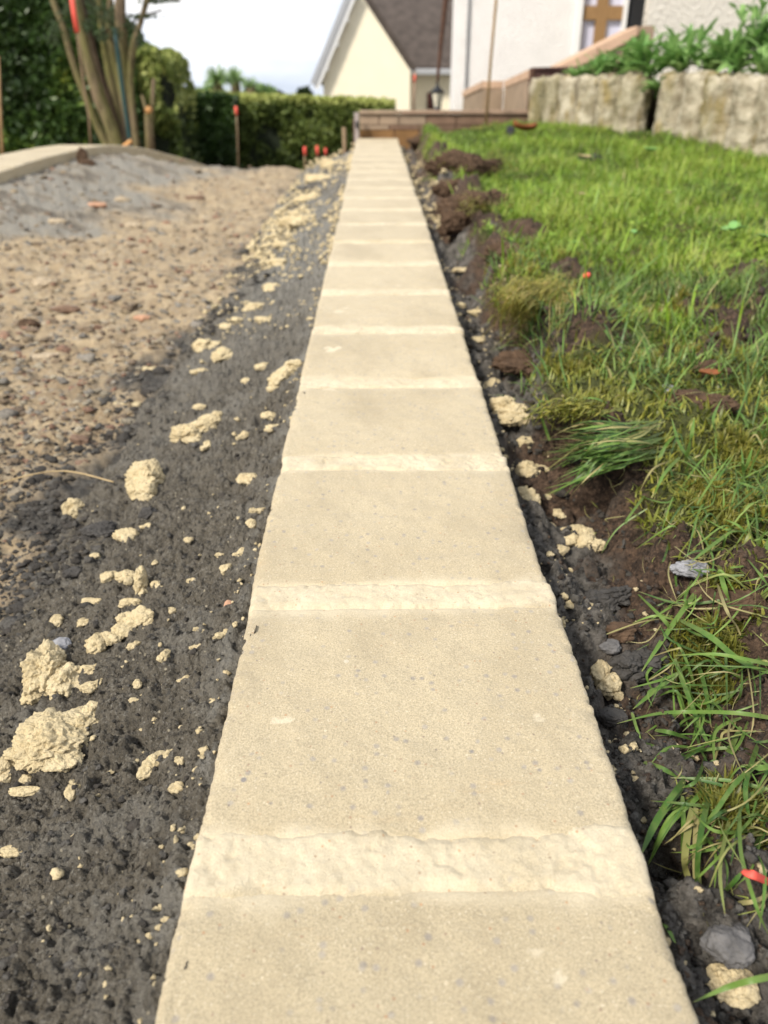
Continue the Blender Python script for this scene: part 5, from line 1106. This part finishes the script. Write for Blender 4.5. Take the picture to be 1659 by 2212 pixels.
# ------------------------------------------------------------------ multi-stemmed tree
TY = 6.0
tr_ = root('multi_stem_tree', P(270, 345, TY), 'bare multi stemmed tree with fanning mossy trunks behind the curved kerb', 'tree')
def trunk(pts, ws, Y, mat='bark', dy=0.0):
    q = spline([P(a, b, Y+dy*(1-i/(len(pts)-1))) for i, (a, b) in enumerate(pts)], 6); s_ = mpp(q[0]); r_ = [float(np.interp(i/(len(q)-1), np.linspace(0, 1, len(ws)), ws))/2*s_ for i in range(len(q))]
    return child('trunk', tube(q, r_, 14, .07), MT[mat], tr_)
trunk([(158, -90), (165, 0), (184, 100), (210, 200), (240, 275), (262, 350)], [20, 21, 25, 29, 31, 36], TY-.1)
trunk([(170, -90), (178, 0), (197, 75), (216, 150), (241, 230), (275, 350)], [10, 11, 12, 13, 15, 20], TY+.12, 'darkbark')
trunk([(95, -90), (115, 0), (137, 60), (155, 125), (176, 185), (215, 280), (250, 350)], [12, 13, 14, 15, 17, 19, 22], TY+.25)
trunk([(205, -90), (213, 0), (226, 100), (248, 225), (268, 350)], [14, 15, 16, 20, 24], TY+.3)
trunk([(240, -90), (238, 0), (236, 60), (250, 160), (262, 260), (275, 350)], [12, 12, 14, 18, 20, 24], TY+.4)
trunk([(262, -90), (260, 0), (262, 80), (268, 175), (276, 255), (284, 350)], [21, 23, 27, 32, 31, 34], TY)
trunk([(338, -90), (317, 0), (300, 60), (287, 108), (282, 175), (288, 250), (300, 350)], [9, 12, 13, 17, 14, 14, 18], TY-.05)
st_ = root('dead_stump', P(325, 345, 5.9), 'dead branch stub with a fresh orange cut beside the tree', 'branch stub')
child('stem', tube([P(306, 205, 5.9), P(316, 238, 5.9), P(322, 270, 5.9), P(326, 350, 5.9)], [.008, .012, .028, .034], 10, .06), MT['bark'], st_); child('stem', tube([P(332, 170, 5.95), P(328, 250, 5.95), P(322, 350, 5.95)], [.012, .016, .02], 10, .06), MT['bark'], st_)
child('cut_face', tube([P(318, 239, 5.87), P(323, 236, 5.85)], [.020, .021], 12), MT['cut'], st_)
thing(link('cut_branch', tube([P(266, 318, 5.3), P(284, 304, 5.3)], .012, 8), MT['cut']), 'short pinkish cut branch lying behind the curved kerb', 'branch')

# ------------------------------------------------------------------ leaves in volumes
def leaves(n, gen, size, seed, asp=.5, bright=None):
    g = np.random.default_rng(seed); c = gen(n, g); n = len(c[0]); c, tint = c
    a = g.normal(size=(n, 3)); a /= np.linalg.norm(a, axis=1)[:, None]; b = np.cross(a, g.normal(size=(n, 3))); b /= np.linalg.norm(b, axis=1)[:, None]
    s_ = size*g.uniform(.6, 1.3, n)[:, None]; fold = np.cross(a, b)*s_*.15
    V = np.stack([c-a*s_, c-b*s_*asp+fold, c+a*s_, c+b*s_*asp+fold], 1).reshape(-1, 3); Fc = np.arange(4*n).reshape(-1, 4)
    return V, Fc, np.repeat(np.stack([tint, tint, tint], -1), 4, 0)
RT = np.array(rt[:]); UP = np.array(up[:]); FW = np.array(fw[:])
def Pn(px, py, Y):
    d = FW[None]*FPX+RT[None]*(px-CX)[:, None]-UP[None]*(py-CY)[:, None]; t = Y/d[:, 1]; q = d*t[:, None]; q[:, 2] += CAMZ; return q
def hedge_obj(name, label, cat, n, tops, Y0, th, zb, size, seed, mat, tfun, corecut=.16, group=None, lump=.25):
    """tops: (px, py) of the clipped top at distance Y0"""
    w0 = [P(a, b, Y0) for a, b in tops]; xs_ = [p.x for p in w0]; zs_ = [p.z for p in w0]; r_ = root(name, ((xs_[0]+xs_[-1])/2, Y0+th/2, zb), label, cat, group)
    def gen(n, g):
        x = g.uniform(xs_[0], xs_[-1], n); top = np.interp(x, xs_, zs_); f = g.uniform(0, 1, n); front = f < .62; topm = (f >= .62) & (f < .85)
        z = zb+(top-zb)*g.uniform(0, 1, n); y = Y0+np.abs(g.normal(0, .07, n))
        y = np.where(front, y, Y0+g.uniform(0, th, n)); z = np.where(topm, top-np.abs(g.normal(0, .05, n)), z)
        side = f > .92; x = np.where(side, np.where(g.uniform(0, 1, n) < .5, xs_[0]+np.abs(g.normal(0, .05, n)), xs_[-1]-np.abs(g.normal(0, .05, n))), x); z = np.where(side, zb+(np.interp(x, xs_, zs_)-zb)*g.uniform(0, 1, n), z)
        lp = lump*fbm(x*3, z*3, y*3, s=seed, o=3); y = y+lp*.35; z = z+.1*lump*fbm(x*9, y*9, s=seed+3, o=2)
        c = np.column_stack([x, y, z]); t = tfun(x, y, z, top, g); keep = fbm(x*5, z*5, y*5, s=seed+9, o=3) > -.85; return c[keep], np.clip(t[keep], 0, 1)
    V, Fc, C = leaves(n, gen, size, seed); child('foliage', mnp('fol', V, Fc, col=C, smooth=False), MT[mat], r_)
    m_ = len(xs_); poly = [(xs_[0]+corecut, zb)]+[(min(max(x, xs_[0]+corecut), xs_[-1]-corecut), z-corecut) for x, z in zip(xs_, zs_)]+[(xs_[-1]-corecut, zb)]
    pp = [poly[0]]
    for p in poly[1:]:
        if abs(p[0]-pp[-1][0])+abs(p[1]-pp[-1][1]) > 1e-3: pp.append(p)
    child('dark_core', prism(pp, Y0+corecut*.9, Y0+th-corecut*.5), MT['core'], r_); return r_  # solid near-black block stands in for the hedge's dark, shaded inside
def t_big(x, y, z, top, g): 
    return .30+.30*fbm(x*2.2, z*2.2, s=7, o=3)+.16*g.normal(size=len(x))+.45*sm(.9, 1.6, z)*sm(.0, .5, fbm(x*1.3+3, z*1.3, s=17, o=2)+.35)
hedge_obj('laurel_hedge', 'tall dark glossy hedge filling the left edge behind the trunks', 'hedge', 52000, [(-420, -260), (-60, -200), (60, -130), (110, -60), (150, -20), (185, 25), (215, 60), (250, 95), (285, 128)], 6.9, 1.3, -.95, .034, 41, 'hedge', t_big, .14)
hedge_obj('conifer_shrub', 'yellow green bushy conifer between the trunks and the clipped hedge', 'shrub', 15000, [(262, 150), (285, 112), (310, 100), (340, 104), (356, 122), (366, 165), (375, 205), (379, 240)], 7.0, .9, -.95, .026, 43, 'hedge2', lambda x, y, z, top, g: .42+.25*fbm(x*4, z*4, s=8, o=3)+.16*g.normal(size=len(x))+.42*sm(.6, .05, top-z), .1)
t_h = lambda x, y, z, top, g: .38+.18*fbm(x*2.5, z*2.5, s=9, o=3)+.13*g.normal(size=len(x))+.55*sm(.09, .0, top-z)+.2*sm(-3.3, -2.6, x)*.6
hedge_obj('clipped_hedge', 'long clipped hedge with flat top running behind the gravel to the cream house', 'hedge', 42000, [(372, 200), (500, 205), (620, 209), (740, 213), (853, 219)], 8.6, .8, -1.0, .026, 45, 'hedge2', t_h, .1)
hedge_obj('dark_hedge_end', 'dark hedge section at the left end of the clipped hedge', 'hedge', 14000, [(368, 198), (430, 202), (500, 208)], 8.2, .35, -1.0, .030, 47, 'hedge', lambda x, y, z, top, g: .18+.15*fbm(x*4, z*4, s=19, o=3)+.12*g.normal(size=len(x)), .07)
# twigs of the tree against the sky
def gen_tw(n, g):
    c = []; t = []
    for (a, b, ra, rb) in ((205, 20, 16, 24), (232, 35, 14, 26), (190, 60, 10, 14), (250, 72, 10, 12), (222, 75, 10, 18), (300, 35, 34, 4), (345, 2, 45, 5), (280, 55, 16, 8), (150, 20, 20, 24), (300, 80, 8, 14), (120, 70, 20, 30), (245, -30, 60, 26), (340, -40, 70, 30), (130, -40, 70, 30), (372, -16, 30, 12)):
        m_ = int(n/15); px = g.normal(a, ra*.55, m_); py = g.normal(b, rb*.55, m_); c.append(Pn(px, py, 6.0+g.normal(0, .25, m_))); t.append(g.uniform(0, 1, m_))
    return np.concatenate(c), np.concatenate(t)
V, Fc, C = leaves(2000, gen_tw, .018, 51, .3); child('crown', mnp('tw', V, Fc, col=C, smooth=False), MT['twig'], tr_)
for pts in ([(262, 70), (300, 38), (350, 22)], [(213, 20), (196, 5), (185, -20)], [(236, 60), (222, 78), (205, 82)], [(317, 0), (350, -6), (392, 2)], [(250, 95), (235, 80), (226, 60)]):
    child('branch', tube(spline([P(a, b, TY) for a, b in pts], 5), .006, 6, .1), MT['darkbark'], tr_)

# ------------------------------------------------------------------ palm-like trees and far tree tops beyond the hedge
def palm(px, py, rad, n, Y, label):
    c = P(px, py, Y); r_ = root('palm_tree', (c.x, c.y, -1), label, 'tree', 'palm like trees beyond the hedge'); s_ = mpp(c)*rad; V, Fc, Cc = [], [], []
    child('trunk', tube([Vector((c.x, c.y, -1)), c], [.12, .09], 10), MT['bark'], r_)
    g = np.random.default_rng(int(px)); parts = []
    for k in range(n):
        d = g.normal(size=3); d[2] = abs(d[2])*.9-.15; d /= np.linalg.norm(d); Lr = s_*g.uniform(.8, 1.05); d = Vector(d); p1 = c+d*Lr*.55; p2 = c+d*Lr+Vector((0, 0, -Lr*.28*(1-abs(d.z))))
        v, f, cc = ribbon([c, p1, p2], s_*.085, 0, 0, 3); cc[:, :] = g.uniform(.1, 1); parts.append((v, f, cc))
    V, Fc, C = join(parts); child('crown', mnp('palm', V, Fc, col=C), MT['palm'], r_)
palm(470, 176, 38, 150, 17, 'fuller palm like tree left of the pair of heads beyond the hedge'); palm(508, 174, 33, 130, 17.4, 'middle palm like head rising beyond the hedge'); palm(541, 186, 24, 90, 17.2, 'smallest palm like head, right of the taller ones')
def treetop(px, py, w_, h_, Y, seed, label):
    c = P(px, py, Y); s_ = mpp(c); r_ = root('distant_tree', (c.x, c.y, -1), label, 'tree', 'small tree tops showing over the hedge')
    def gen(n, g):
        a = g.normal(size=(n, 3)); a /= np.linalg.norm(a, axis=1)[:, None]; rr = g.uniform(.5, 1, n)[:, None]*(1+.3*fbm(a[:, 0]*2, a[:, 1]*2, a[:, 2]*2, s=seed, o=2))[:, None]; return np.array(c[:])[None]+a*rr*np.array([w_*s_/2, w_*s_/2, h_*s_])[None], g.uniform(0, 1, n)
    V, Fc, C = leaves(1400, gen, .09, seed, .5); child('crown', mnp('tt', V, Fc, col=C, smooth=False), MT['twig' if w_ < 40 else 'palm'], r_); child('trunk', tube([Vector((c.x, c.y, -1)), c], .09, 8), MT['bark'], r_)
treetop(600, 214, 26, 11, 19, 61, 'small dark tree top left of the cream house'); treetop(658, 212, 34, 18, 20, 62, 'dark bushy tree top touching the cream house corner'); treetop(560, 205, 60, 18, 18, 63, 'pale green shrub top between palms and hedge'); treetop(455, 206, 60, 16, 18.5, 64, 'pale shrub top under the fuller palm head')

# ------------------------------------------------------------------ log-shaped border and planting
def border(label, logs, seed):
    g0 = P(*logs[0][:2], logs[0][4]); r_ = root('log_border', g0, label, 'garden border', 'concrete log borders of the flower bed')
    for i, (pxa, top, pxb, bot, Y) in enumerate(logs):
        a = P(pxa, top, Y); b = P(pxb, bot+14, Y); rr = (b.x-a.x)/2*1.07; cx_ = (a.x+b.x)/2; zt, zb2 = a.z, b.z-.06; nz_, ns = 26, 26; V = []
        for k in range(nz_+4):
            u = min(k/nz_, 1); z = zb2+(zt-zb2)*u; cap = 1 if k < nz_-1 else [1, .98, .90, .55, .02][min(k-nz_+1, 4)]
            z = z+(0 if k < nz_ else .004*(k-nz_))
            for t in range(ns):
                th = 2*math.pi*t/ns; V.append((math.cos(th)*rr*cap, math.sin(th)*rr*.9*cap, z))
        V = np.array(V); th = np.arctan2(V[:, 1], V[:, 0]); zz_ = V[:, 2]
        k_ = 1+.08*fbm(np.cos(th)*2+i*7, np.sin(th)*2, zz_*5, s=seed+i, o=2)+.12*fbm(np.cos(th)*4+i*7, np.sin(th)*4, zz_*22, s=seed+i, o=5, g=.6)
        V[:, 0] = V[:, 0]*k_+cx_; V[:, 1] = V[:, 1]*k_+Y+rr; V[:, 2] = zz_+.014*fbm(V[:, 0]*60, V[:, 1]*60, s=seed+i+40, o=3)
        n = nz_+4; idx = np.arange(n-1)[:, None]*ns+np.arange(ns)[None]; nx_ = np.arange(n-1)[:, None]*ns+(np.arange(ns)[None]+1) % ns
        child('concrete_log', mnp('log', V, np.stack([idx, nx_, nx_+ns, idx+ns], -1).reshape(-1, 4)), MT['log'], r_)
lg = []
for i, (x0_, x1_) in enumerate([(1152, 1186), (1186, 1222), (1222, 1262), (1262, 1306), (1306, 1352), (1352, 1402)]): u = i/5; lg.append((x0_, 172-5*u+(4 if i == 4 else 0), x1_, 262+12*u, 4.10-.42*u))
border('far run of concrete log edging next to the brown wall', lg, 500)
lg = []
for i, (x0_, x1_) in enumerate([(1447, 1500), (1500, 1556), (1556, 1618), (1618, 1690), (1690, 1775), (1775, 1880)]): u = i/5; lg.append((x0_, [162, 166, 166, 172, 172, 174][i], x1_, 290+120*u, 3.50-.62*u))
border('near run of concrete log edging at the right edge, after the gap', lg, 560)
# raised bed earth behind the logs
bed = [P(1155, 180, 4.25), P(1400, 180, 3.85), P(1460, 178, 3.68), P(1900, 182, 3.1)]
Vb = []
for p in bed: Vb += [(p.x, p.y, p.z-.01), (p.x+.25, p.y+1.2, p.z+.02)]
Vb += [(p[0], p[1], p[2]-.5) for p in Vb]
me = bpy.data.meshes.new('bed'); f = []
for i in range(3): f += [(2*i, 2*i+2, 2*i+3, 2*i+1), (8+2*i, 8+2*i+1, 8+2*i+3, 8+2*i+2), (2*i, 8+2*i, 8+2*i+2, 2*i+2), (2*i+1, 2*i+3, 8+2*i+3, 8+2*i+1)]
f += [(0, 1, 9, 8), (6, 14, 15, 7)]
me.from_pydata([tuple(v) for v in Vb], [], f); me.update(); struct(link('flower_bed_earth', me, MT['soil']))
def plant(px, py, Y, n, size, label, meshes=LM, upr=.5, spread=.1, name='leafy_plant', stemh=.5):
    stemh *= 1.2
    n = int(n*2.2); c = P(px, py, Y); r_ = root(name, c, label, 'plant', 'leafy plants in the raised bed'); s_ = mpp(c)*size*.95; ns = max(1, n//9)
    for j in range(ns):
        t = random.uniform(0, 6.3); tip = Vector((math.cos(t)*spread*random.random(), math.sin(t)*spread*random.random(), s_*stemh*random.uniform(.5, 1.1))); link('stem', tube([Vector((tip.x*.3, tip.y*.3, -.03)), tip*.5+Vector((0, 0, .005)), tip], .0022, 6), MT['stem'], r_)
        for k in range(n//ns):
            u = random.uniform(.15, 1); o = link('leaf', random.choice(meshes), MT['leaf'], r_); o.location = tip*u; q = s_*random.uniform(.65, 1.1)*(1.1-.35*u); o.scale = (q, q*random.uniform(.8, 1.2), q)
            o.rotation_euler = (random.uniform(-.4, .4), -random.uniform(.1, .5+upr*u*1.1), k*2.4+random.uniform(-.4, .4))
plant(1245, 172, 4.05, 22, 38, 'smallest leafy plant at the left end of the bed beside the brown wall', spread=.05, stemh=.3)
plant(1290, 170, 3.98, 34, 50, 'bushy bright plant above the far log run, second from the left', spread=.08, stemh=.55)
plant(1345, 172, 3.9, 40, 62, 'dense plant over the middle of the far log run', spread=.09, stemh=.7)
plant(1400, 176, 3.72, 40, 74, 'large plant spilling over the gap between the two log runs', spread=.10, stemh=.75)
plant(1418, 196, 3.62, 16, 46, 'dark drooping plant growing down inside the gap', spread=.04, upr=.1, stemh=.2)
plant(1470, 168, 3.62, 36, 76, 'tall plant with arching leaves just right of the gap', spread=.10, stemh=.95)
plant(1530, 170, 3.55, 34, 72, 'spreading plant over the near log run with pale undersides', spread=.10, stemh=.6)
plant(1590, 172, 3.42, 34, 80, 'plant with one upright pointed leaf near the right edge', spread=.09, stemh=.8)
plant(1650, 176, 3.3, 26, 78, 'plant cut off by the right edge above the logs', spread=.09, stemh=.6)
plant(1640, 120, 3.35, 60, 40, 'finely lobed yellow green foliage at the top right edge', LB, 1.0, .14, stemh=2.1)
